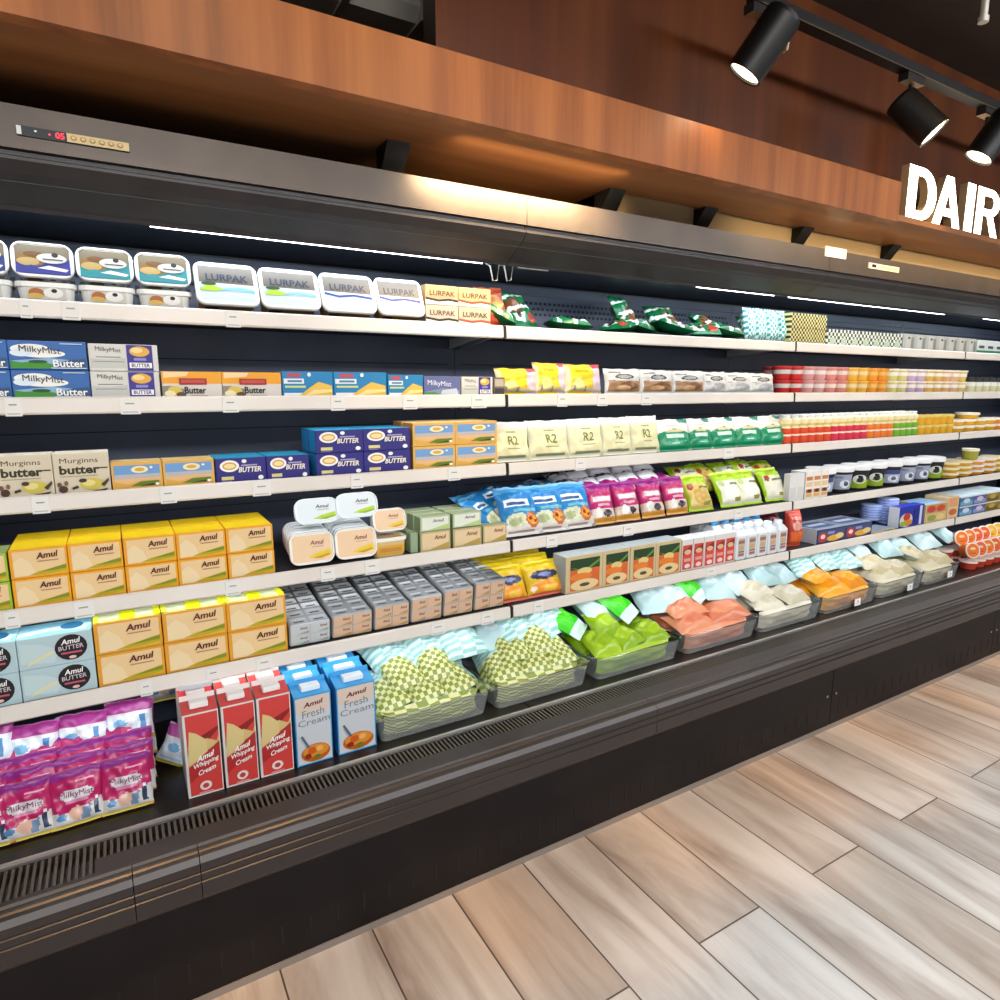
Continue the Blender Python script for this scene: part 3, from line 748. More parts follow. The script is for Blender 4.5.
boxrow(1, edges(1, [424, 460.5]), hts(1, 440, 376), .06, milky2, 'butter_carton', 'carton', 'short violet sky butter carton')
boxrow(1, edges(1, [461.5, 493]), hts(1, 478, 376.5), .06, whpur, 'butter_carton', 'carton', 'small white and purple butter carton')
boxrow(1, edges(1, [493.5, 505]), hts(1, 498, 377), .06, lambda w, h, d: carton(w, h, d, '#6e6258', [('r', .1, .5, .9, .9, '#b3a796'), ('r', .1, .1, .9, .4, '#3a3230')]), 'butter_carton', 'carton', 'narrow brown carton at the end of the left bay')
# yellow bags and white pouches
def yel(w, h, k): return pouch(w, h, .04, '#efc81e', [('r', 0, 0, .1, 1, '#e9dfae'), ('r', .72, 0, 1, .9, '#dcc3cf'), ('r', .75, .85, 1, 1, '#c0404a'), ('r', .1, .08, .9, .2, '#d9c9a0'), ('e', .3, .35, .14, .18, '#f5e38a'), ('r', .25, .72, .6, .8, '#d9a21a'), ('r', .15, .12, .2, .3, '#8d8a86'), ('r', .45, .1, .5, .25, '#9a948e')], 40 + k, crink=.004)
xs = edges(1, [503, 541, 571, 607])
for i in range(3):
    hh = hts(1, [520, 556, 588][i], [369, 363.5, 365][i])
    Proto('snack_bag', 'bag', yel(xs[i + 1] - xs[i] + .012, hh / .98, i).build('snack_bag')).put(((xs[i] + xs[i + 1]) / 2, Y0 + .032, SH[1][1] + .002), '%s upright yellow bag from the left, second shelf' % od(i), rot=(R(-9), 0, R(-4 + 4 * i)), group='upright yellow bags')
def whp(w, h, k, food):
    c = '#a9805a' if food else '#b9b9b6'
    return pouch(w, h, .035, '#dcdad4', [('r', .05, .08, .95, .5, c if food else '#cfcfca'), ('e', .6, .3, .28, .16, '#7d5430' if food else '#a5a7a8'), ('e', .45, .22, .2, .1, '#c79a66' if food else '#bcbdbd'), ('e', .5, .66, .26, .11, '#26221f'), ('e', .5, .66, .2, .07, '#a8a5a0'), ('r', .08, .8, .4, .84, '#7e7b77'), ('r', .06, .5, .22, .54, '#6e6b68')], 50 + k, crink=.004)
xs = edges(1, [611, 646, 679, 709, 732, 756, 779])
for i in range(6):
    hh = hts(1, 640 + i * 24, 369.5 + i * .9)
    Proto('white_pouch', 'pouch', whp(xs[i + 1] - xs[i] + .006, hh / .98, i, i < 3).build('white_pouch')).put(((xs[i] + xs[i + 1]) / 2, Y0 + .03, SH[1][1] + .002), '%s white pouch with a black oval from the left, second shelf' % od(i), rot=(R(-10), 0, R(rnd.uniform(-4, 4))), group='white pouches with a black oval')
# cups
def cup(dia, h, body, lid, band=None, name='dessert_cup', n=18, lh=.008):
    r = dia / 2
    b = MB(); b.lathe([(r * .74, 0), (r * .78, .003), (r * .86, h * .42), (r * .90, h * .72), (r * .93, h - .006)], body, n, [body, body, band or body, body])
    l = MB(); l.lathe([(r, h - lh), (r, h - .001), (r * .97, h)], lid, n)
    return Proto(name, 'cup', None, [('cup_body', b.build('cup_body')), ('lid', l.build('lid'))])
def roundrow(s, xs, kinds, h, desc, layers=1, rows=1, off=None, group=None, cat_where='', dxl=0):
    Y, T = SH[s]
    for i in range(len(xs) - 1):
        dia = xs[i + 1] - xs[i]
        pr, nm = kinds[i]
        for l in range(layers):
            for r in range(rows):
                if r == 0: lb = '%s of the %s from the left%s, %s' % (od(i), desc, LAY[layers][l], SHORT[s])
                else: lb = '%s, one behind the %s front one, %s' % (desc, od(i), SHORT[s])
                pr.put(((xs[i] + xs[i + 1]) / 2, Y + .012 + dia / 2 + r * (dia + .002), T + l * h), lb, group=group or desc)
xs = even(*edges(1, [783, 891.5]), 10)
dia = xs[1] - xs[0] - .002; hc = .0575
cc = [('#b3201c', '#c9c3bd'), ('#c2241f', '#cfc6bf'), ('#d08f8c', '#e0d2cb'), ('#cf9a94', '#e6d6cf'), ('#d98880', '#e8d4c8'), ('#d6867a', '#e6d0c0'), ('#e8b13c', '#e8cf9a'), ('#e9b03a', '#e8cf9a'), ('#ec9a24', '#e8b45a'), ('#ea9320', '#e8b45a')]
roundrow(1, xs, [(cup(dia, hc - .001, c, c, l), 'cup') for c, l in cc], hc, 'red to orange cups', 2, 1, group='dessert cups from red to orange')
for i, px in enumerate((765, 774)):
    for l in range(2):
        cup(dia, hc - .001, '#8c1f22', '#8f3035', '#b08a86').put((X(px + 4, Y0 + .12, SH[1][1] + .05), Y0 + .11 + .0, SH[1][1] + l * hc), 'dark red cup behind the last white pouch, %s one, %s' % (['left', 'right'][i], ['lower layer', 'upper layer'][l]), group='dark red cups')
xs = even(*edges(1, [892.5, 970]), 9)
dia = xs[1] - xs[0] - .002
lc = ['#d9cf72', '#d8cc7a', '#c3a6c8', '#c7a9c4', '#dcb04e', '#dcae58', '#e0a878', '#dfb08c', '#e0c060']
roundrow(1, xs, [(cup(dia, hc - .001, c, '#efe6cf', '#f3e9d8'), 'cup') for c in lc], hc, 'pastel yoghurt cups', 2, 1, group='pastel yoghurt cups')
xs = even(*edges(1, [972, 1014]), 6)
dia = xs[1] - xs[0] - .002
roundrow(1, xs, [(cup(dia, .08, '#d9d6a6', '#22201e', '#f2efe2', lh=.024), 'cup')] * 6, .08, 'white cups with black lids', 1, 1)

# ================================================================== third shelf
Y2, T2 = SH[2]
def creambox(w, h, d):
    return carton(w, h, d, '#d5c7ac', [('t', 'Murginns', .12, .72, .8, .88, '#3f2b20', {'bold': 0}), ('t', 'butter', .1, .48, .82, .7, '#39371a', {'bold': .035}), ('r', .1, .42, .78, .44, '#a3957a'), ('r', .8, .6, .97, .63, '#4a3a2c'), ('e', .66, .22, .22, .15, '#cdbb4e'), ('e', .6, .25, .12, .08, '#e2d584'), ('e', .14, .12, .08, .09, '#4a2f22'), ('e', .08, .24, .04, .06, '#6b4a38'), ('e', .2, .27, .035, .06, '#7a5a46'), ('p', [(.3, .1), (.42, .14), (.4, .2), (.3, .16)], '#3d2a1e'), ('e', .5, .32, .07, .05, '#3f3020'), ('p', [(.82, .2), (.97, .36), (.97, .28), (.88, .14)], '#463726'), ('p', [(.6, .04), (.95, .1), (.9, .04)], '#4a3c28')], top='#ece4d4', left='#efe9dc')
boxrow(2, edges(2, [-4, 54.5, 111]), hts(2, 82, 452.5), .08, creambox, 'butter_carton', 'carton', 'cream carton lettered butter', 1, 1, group='cream butter cartons')
def farm(w, h, d):
    return carton(w, h, d, '#dfae58', [('r', .05, .1, .95, .88, '#e3b67e'), ('r', .05, .45, .95, .88, '#6f9ccb'), ('r', .05, .4, .95, .55, '#b9b3b0'), ('p', [(.05, .1), (.95, .1), (.95, .3), (.6, .32), (.3, .2), (.05, .3)], '#dba94a'), ('p', [(.35, .12), (.92, .12), (.92, .3), (.55, .28)], '#5d7a24'), ('p', [(.5, .1), (.85, .12), (.8, .2)], '#2f3d16'), ('e', .55, .72, .17, .13, '#f0e3b4'), ('e', .55, .72, .1, .07, '#d9a84a'), ('e', .78, .78, .03, .04, W_), ('e', .88, .17, .04, .05, W_)], top='#e2c58a', left='#b9793a')
boxrow(2, edges(2, [111.5, 163, 215]), hts(2, 163, 460), .07, farm, 'butter_carton', 'carton', 'single layer farm picture butter carton', 1, 1, group='farm picture butter cartons', jit=.001)
def purp(w, h, d):
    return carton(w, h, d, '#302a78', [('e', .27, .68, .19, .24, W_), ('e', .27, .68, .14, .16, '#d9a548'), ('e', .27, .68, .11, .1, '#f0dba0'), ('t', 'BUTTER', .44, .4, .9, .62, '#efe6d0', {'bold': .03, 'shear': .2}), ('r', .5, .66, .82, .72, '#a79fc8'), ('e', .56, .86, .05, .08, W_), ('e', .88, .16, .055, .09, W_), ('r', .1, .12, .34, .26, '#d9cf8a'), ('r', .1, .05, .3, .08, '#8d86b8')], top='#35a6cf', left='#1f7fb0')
hp = hts(2, 240, 457.5)
boxrow(2, edges(2, [215.5, 266.5]), hp, .13, purp, 'butter_carton', 'carton', 'single purple butter carton, left of two with cyan tops', group='purple butter cartons')
boxrow(2, edges(2, [266.5, 309.5]), hp, .13, purp, 'butter_carton', 'carton', 'single purple butter carton, right of two with cyan tops', group='purple butter cartons')
h2 = hts(2, 385, 428, 2)
boxrow(2, edges(2, [316, 364, 411]), h2, .07, purp, 'butter_carton', 'carton', 'stacked purple butter carton', 2, 2, group='purple butter cartons')
boxrow(2, edges(2, [413, 455.5, 497.5]), hts(2, 455, 421.5, 2), .075, farm, 'butter_carton', 'carton', 'stacked farm picture butter carton', 2, 2, group='farm picture butter cartons')
def rbag(w, h, k): return pouch(w, h, .04, '#e6e2c4', [('r', 0, .82, 1, 1, '#e9e6dc'), ('r', .06, .1, .94, .8, '#e8e0ae'), ('t', 'R2', .38, .4, .66, .62, '#6f7a2c', {'bold': .01}), ('r', .36, .7, .62, .74, '#9a9a6a'), ('r', .36, .3, .7, .33, '#a8a67c'), ('r', .14, .1, .86, .14, '#8d9270')], 60 + k, crink=.004)
xs = edges(2, [496, 533.5, 573, 607.5, 635.5, 663])
for i in range(5):
    hh = hts(2, 512 + i * 36, 423.5 - i * 1.6)
    Proto('curd_pouch', 'pouch', rbag(xs[i + 1] - xs[i] + .004, hh / .97, i).build('curd_pouch')).put(((xs[i] + xs[i + 1]) / 2, Y2 + .033, T2 + .002), '%s cream pouch with green lettering from the left, third shelf' % od(i), rot=(R(-14), 0, R(rnd.uniform(-4, 4))), group='cream pouches')
def gbag(w, h, k): return pouch(w, h, .035, '#e4e0d2', [('p', [(0, 0), (1, 0), (1, .52), (.8, .6), (.5, .68), (.2, .6), (0, .52)], '#0f8a5c'), ('e', .5, .6, .3, .04, '#d6c490'), ('r', .25, .38, .75, .5, '#cfe6d8'), ('r', .3, .14, .7, .28, '#3aa57c'), ('r', .38, .2, .62, .24, '#d5e8dc'), ('r', .7, .86, 1, 1, '#2b7a68'), ('r', .3, .76, .7, .8, '#c9b58e')], 70 + k, crink=.004)
xs = edges(2, [663, 694.5, 716.5, 741, 765.5, 790])
for i in range(5):
    hh = hts(2, 680 + i * 25, 420.5 - i * 1.0)
    Proto('cheese_pouch', 'pouch', gbag(xs[i + 1] - xs[i] + .004, hh / .95, i).build('cheese_pouch')).put(((xs[i] + xs[i + 1]) / 2, Y2 + .03, T2 + .002), '%s green and white pouch from the left, third shelf' % od(i), rot=(R(-20), 0, R(rnd.uniform(-6, 2))), group='green and white pouches')
# small drink bottles in two ranks
def bottle(dia, h, col):
    r = dia / 2
    b = MB(); b.lathe([(r * .85, 0), (r, .004), (r, h * .28), (r * .88, h * .34), (r * .98, h * .42), (r * .96, h * .55), (r * .66, h * .62), (r * .98, h * .70), (r * .98, h * .84), (r * .6, h * .92), (r * .6, h * .95)], '#efe2b2', 14, [col, col, '#f3d9c4', col, col, '#efe2b0', '#eedd9c', '#efe0a8', '#ece6cf', '#eceae0'])
    c = MB(); c.lathe([(r * .68, h * .95), (r * .68, h * .99), (r * .6, h)], '#eef0ec', 14)
    return Proto('drink_bottle', 'bottle', None, [('bottle_body', b.build('bottle_body')), ('cap', c.build('cap'))])
xs = even(*edges(2, [786, 920]), 19)
bd = xs[1] - xs[0] - .002; hb = hts(2, 850, 413.5)
bk = {c: bottle(bd, hb, c) for c in ('#d8481f', '#d62a4a', '#e87a24', '#6fae22')}
seq = ['#d8481f'] * 6 + ['#d62a4a'] * 5 + ['#e87a24'] * 4 + ['#6fae22'] * 4
roundrow(2, xs, [(bk[c], 'b') for c in seq], hb, 'small cream topped drink bottles', 1, 2, group='small drink bottles')
def rtub(dia, h, body, lid, name='round_tub'):
    r = dia / 2
    b = MB(); b.lathe([(r * .82, 0), (r * .86, .003), (r * .94, h - .01)], body, 18, [body, body])
    l = MB(); l.lathe([(r, h - .013), (r, h - .003), (r * .96, h)], lid, 18)
    return Proto(name, 'tub', None, [('tub_body', b.build('tub_body')), ('lid', l.build('lid'))])
xs = even(*edges(2, [920.5, 956.5]), 5)
ht = hts(2, 938, 414.5, 2)
yt = rtub(xs[1] - xs[0] - .002, ht - .001, '#e2a818', '#e0c46a')
roundrow(2, xs, [(yt, '')] * 5, ht, 'small yellow tubs', 2, 1, group='small yellow tubs')
xs = even(*edges(2, [957.5, 1010]), 5)
ht = hts(2, 975, 419, 2)
yt2 = rtub(xs[1] - xs[0] - .002, ht - .001, '#dfa31c', '#f2ead2')
yt3 = rtub(xs[1] - xs[0] - .002, ht - .001, '#ee8a1c', '#f2e2d2')
roundrow(2, xs, [(yt2, '')] * 4 + [(yt3, '')], ht, 'wide yellow tubs', 2, 1, group='wide yellow tubs')
yt2.put((X(968, Y2 + .07, T2 + .13), Y2 + .07, T2 + 2 * ht), 'yellow tub with white lid alone on top of the pile, third shelf', group='wide yellow tubs')

# ================================================================== fourth shelf
Y3, T3 = SH[3]
def amul(base, top, green=False, band=None):
    def f(w, h, d):
        a = [('r', .06, .07, .96, .93, '#e9c690'), ('p', [(.06, .07), (.45, .07), (.36, .5), (.2, .75), (.06, .55)], '#ecd2a4'), ('p', [(.3, .08), (.96, .08), (.96, .36), (.7, .26), (.5, .2)], '#b9a41c'), ('p', [(.5, .16), (.96, .22), (.96, .34), (.75, .28)], '#7f8a14'), ('p', [(.62, .08), (.96, .08), (.96, .16)], '#d8b12c'),
             ('t', 'Amul', .46, .62, .84, .84, '#5c1d14', {'bold': .025, 'shear': .15, 'rise': .04}), ('r', .48, .53, .84, .57, '#b08a66')]
        ta = None
        if green: ta = [('r', .05, .1, .95, .9, '#b8bd96'), ('r', .38, .05, .62, .95, '#cfd413'), ('r', .9, .05, 1, .95, '#cfd413'), ('r', 0, .05, .08, .95, '#c9cf3a')]
        b = carton(w, h, d, base, a, top=top, left=band or base, topart=ta)
        return b
    return f
h4 = hts(3, 245, 526.5, 2)
boxrow(3, edges(3, [-50, 12]), h4 * .97, .09, amul('#9dbb3a', '#93a86a', band='#86a62c'), 'butter_carton', 'carton', 'lime green butter carton cut off at the left edge', 2, 1, group='lime green butter cartons')
boxrow(3, edges(3, [13, 71.5, 126, 178.5, 228, 275]), h4, .095, amul('#eca022', '#f0cc1a', band='#d98416'), 'butter_carton', 'carton', 'orange yellow topped butter carton', 2, 2, group='orange yellow topped butter cartons')
def amlid(white):
    c = '#e3ecee' if white else '#ecc9a0'
    s1, s2 = ('#b8d422', '#8fb51c') if white else ('#e8c414', '#c79a10')
    return [('r', .02, .02, .98, .98, c), ('p', [(.38, .16), (.6, .3), (.95, .42), (.97, .2), (.7, .1)], s1), ('p', [(.5, .14), (.9, .26), (.95, .2), (.7, .1)], s2), ('t', 'Amul', .46, .62, .8, .78, '#5a4a52' if white else '#8a4a3a', {'bold': .02, 'shear': .15}), ('r', .5, .53, .8, .56, '#b9a79a')]
TUBR = tub(.118, .084, .05, '#e8eef0', '#eef4f6', amlid(True), r=.028)
TUBF = tub(.120, .086, .05, '#e3e4e0', '#f1ede4', amlid(False), r=.024)
TUBW = tub(.120, .070, .05, '#e8eef0', '#eef4f6', amlid(True), r=.026)
TUBP = tub(.101, .066, .05, '#e3e4e0', '#f1ede4', amlid(False), r=.022)
TUBY = tub(.105, .082, .055, '#d9b878', '#f1ede4', amlid(False), [('r', 0, 0, 1, .7, '#d8a53c'), ('r', .1, .2, .9, .5, '#c78a3a')], r=.018)
for c, pl in enumerate((312, 356)):
    for r in range(6):
        y = Y3 + .065 + r * .034
        (TUBF if r == 0 else TUBR).put((X(pl, Y3 + .02, T3 + .04) + r * .004, y, T3 + .045), ('peach lidded spread tub standing on edge, front of the %s row' % ['left', 'right'][c]) if r == 0 else 'white tub on edge, %s behind the front peach lid of the %s row' % (od(r - 1), ['left', 'right'][c]), rot=(R(80), 0, 0), group='spread tubs on edge')
for c, (px, py) in enumerate(((318, 515), (358, 509))):
    q = atY(px, py, Y3 + .02)
    TUBW.put((q.x, Y3 + .075, q.z), 'white lidded tub with lime stripe on top of the tub rows, %s of two' % ['left', 'right'][c], rot=(R(78), 0, 0), group='spread tubs on edge')
q = atY(391, 541, Y3 + .015)
TUBY.put((q.x, Y3 + .055, T3), 'yellow bodied tub standing upright beside the tub rows, fourth shelf')
q = atY(391, 525, Y3 + .015)
TUBP.put((q.x, Y3 + .072, q.z), 'peach lidded tub leaning on top of the yellow bodied tub', rot=(R(74), 0, 0), group='spread tubs on edge')
def cube(w, h, d):
    return carton(w, h, d, '#b9a878', [('r', .06, .1, .94, .92, '#dfc59a'), ('p', [(.3, .1), (.94, .1), (.94, .4), (.6, .25)], '#b99a4a'), ('t', 'Amul', .45, .58, .84, .8, '#8a3a2c', {'bold': .02, 'shear': .15})], top='#a9b48e', left='#8f9f78')
def cube2(w, h, d):
    return carton(w, h, d, '#b4c49a', [('r', .06, .1, .94, .92, '#dfe3d2'), ('p', [(.3, .1), (.94, .1), (.94, .4), (.6, .25)], '#b9cc7c'), ('t', 'Amul', .4, .58, .78, .8, '#5d5a62', {'bold': .02, 'shear': .15})], top='#a9b48e', left='#8f9f78')
hq = hts(3, 435, 531)
xs = edges(3, [420.5, 451])
boxrow(3, xs, hq, .05, cube, 'cheese_carton', 'carton', 'small tan cheese carton, left column', 1, 3, group='small tan cheese cartons')
xs2 = edges(3, [453, 482])
boxrow(3, xs2, hq * .97, .05, cube, 'cheese_carton', 'carton', 'small tan cheese carton, middle column', 1, 3, group='small tan cheese cartons')
boxrow(3, edges(3, [483, 507]), hq * .97, .05, cube, 'cheese_carton', 'carton', 'small tan cheese carton, right column', 1, 3, group='small tan cheese cartons')
for k, (e0, n_) in enumerate(((xs, 'left'), (xs2, 'middle'))):
    mb = cube2(e0[1] - e0[0] - .002, hq * .72, .045); pr = Proto('cheese_carton', 'carton', mb.build('cheese_carton'))
    for r in range(3): pr.put(((e0[0] + e0[1]) / 2 + .002, Y3 + .018 + r * .053, T3 + hq), 'small pale green cheese carton on top of the %s pile, %s from the front' % (n_, od(r)), group='small green cheese cartons')
for r in range(5):
    mb = MB(); mb.cbox(-.012, .012, 0, .028, 0, hq * 1.0, '#93a583', .002) if r == 0 else None
    if r == 0: SL = Proto('cheese_slab', 'cheese', mb.build('cheese_slab'))
    SL.put((xs[0] - .016, Y3 + .02 + r * .032, T3), 'thin green slab pack standing left of the tan cartons, %s from the front' % od(r), group='thin green slab packs')
# blue bags
def blue(k): return pouch(.15, .17, .05, '#1f7dbd', [('r', 0, 0, 1, .2, '#e6ded6'), ('r', .12, .06, .8, .1, '#a8968c'), ('e', .38, .28, .3, .13, '#cfd4ae'), ('e', .3, .26, .16, .08, '#a9b07c'), ('e', .74, .27, .17, .16, '#c8691f'), ('e', .74, .27, .12, .1, '#e3a23c'), ('e', .7, .3, .05, .05, '#9c2a18'), ('e', .8, .24, .04, .04, '#7d2a16'), ('r', .1, .55, .75, .72, '#dfe9ee'), ('r', .16, .58, .68, .66, '#1a4f86'), ('r', 0, .85, 1, 1, '#5aa3cf'), ('r', .3, .44, .9, .5, '#66b7c8')], 80 + k, crink=.006)
BB = [Proto('pizza_cheese_bag', 'bag', blue(k).build('pizza_cheese_bag')) for k in range(3)]
g = 'blue cheese bags'
for i, px in enumerate((524, 551, 578)):
    lay(BB[i], px, .035, .004, -30, -3, '%s front blue bag with an orange round picture, fourth shelf' % od(i), 3, g=g)
for i, (px, yy, zz, le, sp_) in enumerate([(503, .06, .02, -52, 40), (498, .14, .03, -60, 30), (515, .10, .06, -68, 10), (540, .12, .07, -70, -8), (565, .11, .06, -66, 6), (520, .15, .09, -80, 20), (548, .16, .1, -82, -15)]):
    lay(BB[i % 3], px, yy, zz, le, sp_, '%s blue bag heaped behind the front ones, fourth shelf' % od(i), 3, g=g)
def bundle(k): return pouch(.1, .16, .04, '#cfcdd4', [('r', .1, .1, .9, .3, '#efeef2'), ('r', .1, .3, .9, .4, '#3c2a38'), ('r', .1, .5, .9, .75, '#e8e7ee'), ('r', 0, .75, 1, .82, '#4a3442')], 90 + k, crink=.004)
WB = [Proto('white_pouch', 'pouch', bundle(k).build('white_pouch')) for k in range(2)]
for i, (px, yy, zz) in enumerate([(572, .15, .11), (591, .16, .115), (610, .16, .12), (630, .16, .125), (650, .16, .125), (580, .2, .14), (602, .21, .15), (624, .2, .155), (645, .2, .155)]):
    lay(WB[i % 2], px, yy, zz, -74, -10, '%s white banded pouch lying behind the magenta bags' % od(i), 3, g='white banded pouches')
def magenta(w, h, k): return pouch(w, h, .045, '#b8236c', [('r', 0, 0, 1, .14, '#d99a3c'), ('r', 0, .14, 1, .36, '#dcc9b4'), ('e', .3, .26, .14, .12, '#f1ece4'), ('e', .62, .24, .14, .09, '#3a2e44'), ('r', .1, .5, .9, .68, '#cf5a72'), ('r', .16, .53, .84, .64, '#eadfe2'), ('r', .3, .4, .8, .46, '#e3a6b4'), ('r', 0, .82, 1, 1, '#8a1f78')], 100 + k, crink=.006)
MGB = [Proto('milk_powder_bag', 'bag', magenta(.11, .15, k).build('milk_powder_bag')) for k in range(3)]
for i, px in enumerate((604, 629, 654, 678)):
    lay(MGB[i % 3], px, .04, .004, -24, -4, '%s front magenta bag from the left, fourth shelf' % od(i), 3, g='magenta bags on the fourth shelf')
for i, px in enumerate((600, 624, 648, 672)):
    lay(MGB[(i + 1) % 3], px, .10, .03, -42, 5, '%s magenta bag in the second rank, fourth shelf' % od(i), 3, g='magenta bags on the fourth shelf')
def lime(w, h, k): return pouch(w, h, .05, '#a9cf1c', [('r', .05, .05, .95, .72, ['#d9bd6a', '#e3e2cc', '#e1e0c4'][k % 3]), ('e', .5, .35, .3, .2, ['#cba44a', '#eceade', '#e6e2d0'][k % 3]), ('e', .2, .62, .12, .09, '#9c3a2a' if k % 3 != 1 else '#b9c48a'), ('r', .5, .55, .9, .62, '#6f7a4a'), ('r', .55, .12, .8, .2, '#8d8a3a'), ('r', 0, .9, 1, 1, '#c3e04a')], 110 + k, crink=.006)
LMB = [Proto('snack_bag', 'bag', lime(.13, .155, k).build('snack_bag')) for k in range(3)]
for i, (px, k) in enumerate(((702, 0), (733, 1), (752, 1), (777, 2))):
    lay(LMB[k], px, .04, .004, -32, -4, '%s front lime green bag from the left, fourth shelf' % od(i), 3, g='lime green bags')
for i, (px, zz, le) in enumerate(((678, .05, -60), (694, .07, -58), (716, .06, -50), (735, .06, -52), (756, .06, -48), (772, .05, -50))):
    lay(LMB[(i + 1) % 3], px, .13, zz, le, [8, -12, 10, -6, 14, -10][i], '%s lime green bag heaped behind the front ones, fourth shelf' % od(i), 3, g='lime green bags')
# right bay of the fourth shelf
def whbox(w, h, d): return carton(w, h, d, '#e8e4da', [('r', .1, .68, .9, .82, '#c47a42'), ('r', .1, .45, .9, .62, '#e6c08a'), ('r', .1, .22, .9, .36, '#b8622c'), ('r', .1, .08, .9, .2, '#dba85e'), ('e', .5, .3, .25, .06, '#3c2a22')], top='#f2f1ec', left='#cfd0cf')
boxrow(3, even(*edges(3, [805, 828]), 3), hts(3, 812, 471.5), .075, whbox, 'milk_carton', 'carton', 'tall white and orange carton', 1, 1, group='tall white and orange cartons')
xs = even(*edges(3, [789, 804]), 2)
boxrow(3, xs, hts(3, 812, 471.5) * .98, .03, lambda w, h, d: carton(w, h, d, '#dcdad4', [('r', .1, .1, .9, .5, '#cfcdc8')], top='#f2f1ec'), 'milk_carton', 'carton', 'tall plain white carton', 1, 1, group='tall plain white cartons')
def bucket(dia, h, body, art):
    r = dia / 2
    b = MB(); n = 22
    b.lathe([(r * .74, 0), (r * .77, .004), (r * .92, h * .84)], body, n)
    sf = lambda u, v, o: ((r * (.78 + .13 * v) + .0007 + o) * math.sin(R(-95 + 120 * u)), -(r * (.78 + .13 * v) + .0007 + o) * math.cos(R(-95 + 120 * u)), h * (.06 + .72 * v))
    for q in art:
        # wrap each print round the wall in narrow strips
        if q[0] == 'r':
            n_ = 10
            for k in range(n_):
                a = q[1] + (q[3] - q[1]) * k / n_; c = q[1] + (q[3] - q[1]) * (k + 1) / n_
                b.art([('r', a, q[2], c, q[4], q[5])], lambda u, v, o: sf(u, v, o + .0004 * art.index(q)))
        else: b.art([q], lambda u, v, o: sf(u, v, o + .001 + .0004 * art.index(q)))
    l = MB(); l.lathe([(r * .95, h * .80), (r, h * .82), (r, h * .96), (r * .93, h)], '#f1f0ee', n)
    hd = MB()
    return Proto('yoghurt_bucket', 'bucket', None, [('bucket_body', b.build('bucket_body')), ('lid', l.build('lid'))])
BKT = {'w': [('r', 0, .1, 1, .85, '#aab2c4'), ('r', .1, .6, .9, .85, '#3c4a80'), ('e', .55, .36, .22, .2, '#dfe3ea'), ('e', .55, .36, .1, .1, '#5a6378')],
       'g': [('r', 0, .05, 1, .5, '#8fa81e'), ('e', .5, .55, .26, .25, '#dcdcd4'), ('e', .5, .5, .12, .14, '#23241e')],
       's': [('r', 0, .1, 1, .9, '#9aa0b2'), ('e', .6, .4, .2, .22, '#e0e4ea'), ('e', .64, .4, .1, .12, '#4a5266'), ('r', .05, .7, .5, .8, '#6f7894')]}
xs = even(*edges(3, [824, 950.5]), 8)
bd = xs[1] - xs[0] - .003; hb = hts(3, 850, 466.5) * .96
order = ['w', 's', 'g', 'g', 'w', 's', 's', 'g']
bks = {k: bucket(bd, hb, '#16161a', BKT[k]) for k in 'wgs'}
nmb = {'w': 'black and blue', 's': 'black and silver', 'g': 'black and lime'}
for i, k in enumerate(order):
    bks[k].put(((xs[i] + xs[i + 1]) / 2, Y3 + .015 + bd / 2, T3), '%s yoghurt bucket with white lid, %s bucket from the left' % (nmb[k], od(i)), group='yoghurt buckets')
xs = even(*edges(3, [951.5, 1012]), 5)
ht = hts(3, 965, 461.5, 3)
st_ = rtub(xs[1] - xs[0] - .002, ht - .001, '#cf9a24', '#e9d9a8')
st2 = rtub(xs[1] - xs[0] - .002, ht - .001, '#d98f1c', '#e6dccb')
roundrow(3, xs, [(st_, ''), (st_, ''), (st2, ''), (st2, ''), (st_, '')], ht, 'stacked gold tubs', 3, 1, group='stacked gold tubs')
rtub(.085, .06, '#9d9a34', '#f1ead4').put((X(970, Y3 + .07, T3 + .2), Y3 + .06, T3 + 3 * ht), 'olive tub with white lid alone on top of the gold tubs', group='stacked gold tubs')

# ================================================================== fifth shelf
Y4, T4 = SH[4]
def bluebox(w, h, d):
    return carton(w, h, d, '#b3c9cc', [('p', [(.03, .2), (.45, .1), (.55, .5), (.3, .75), (.03, .85)], '#c0d2d2'), ('p', [(.1, .1), (.5, .45), (.42, .5), (.14, .22)], '#ddd6a8'), ('e', .7, .52, .22, .42, '#1c1518'), ('t', 'Amul', .57, .62, .83, .8, W_, {'bold': .02, 'shear': .15, 'rise': .03}), ('t', 'BUTTER', .53, .44, .87, .58, '#cfc2c6', {'bold': .01, 'rise': .03}), ('r', .56, .32, .84, .38, '#c0566a'), ('e', .71, .2, .05, .05, '#e8b8b0')], top='#8fd2e6', left='#9cb8c0', topart=[('p', [(0, .1), (.4, .3), (.9, .1), (1, .5), (.5, .6), (0, .4)], '#c9e4ee'), ('e', .72, .5, .16, .25, '#2f6f9c')])
h5 = hts(4, 60, 633.5, 2)
boxrow(4, edges(4, [-55, 21.5, 97]), h5, .1, bluebox, 'butter_carton', 'carton', 'pale blue black oval butter carton', 2, 1, group='pale blue butter cartons')
h5 = hts(4, 195, 608.5, 2)
boxrow(4, edges(4, [98, 165.5, 229, 288]), h5, .1, amul('#e09a2a', '#c7cc6a', True, band='#c47a1c'), 'butter_carton', 'carton', 'orange lime topped butter carton', 2, 2, group='orange lime topped butter cartons')
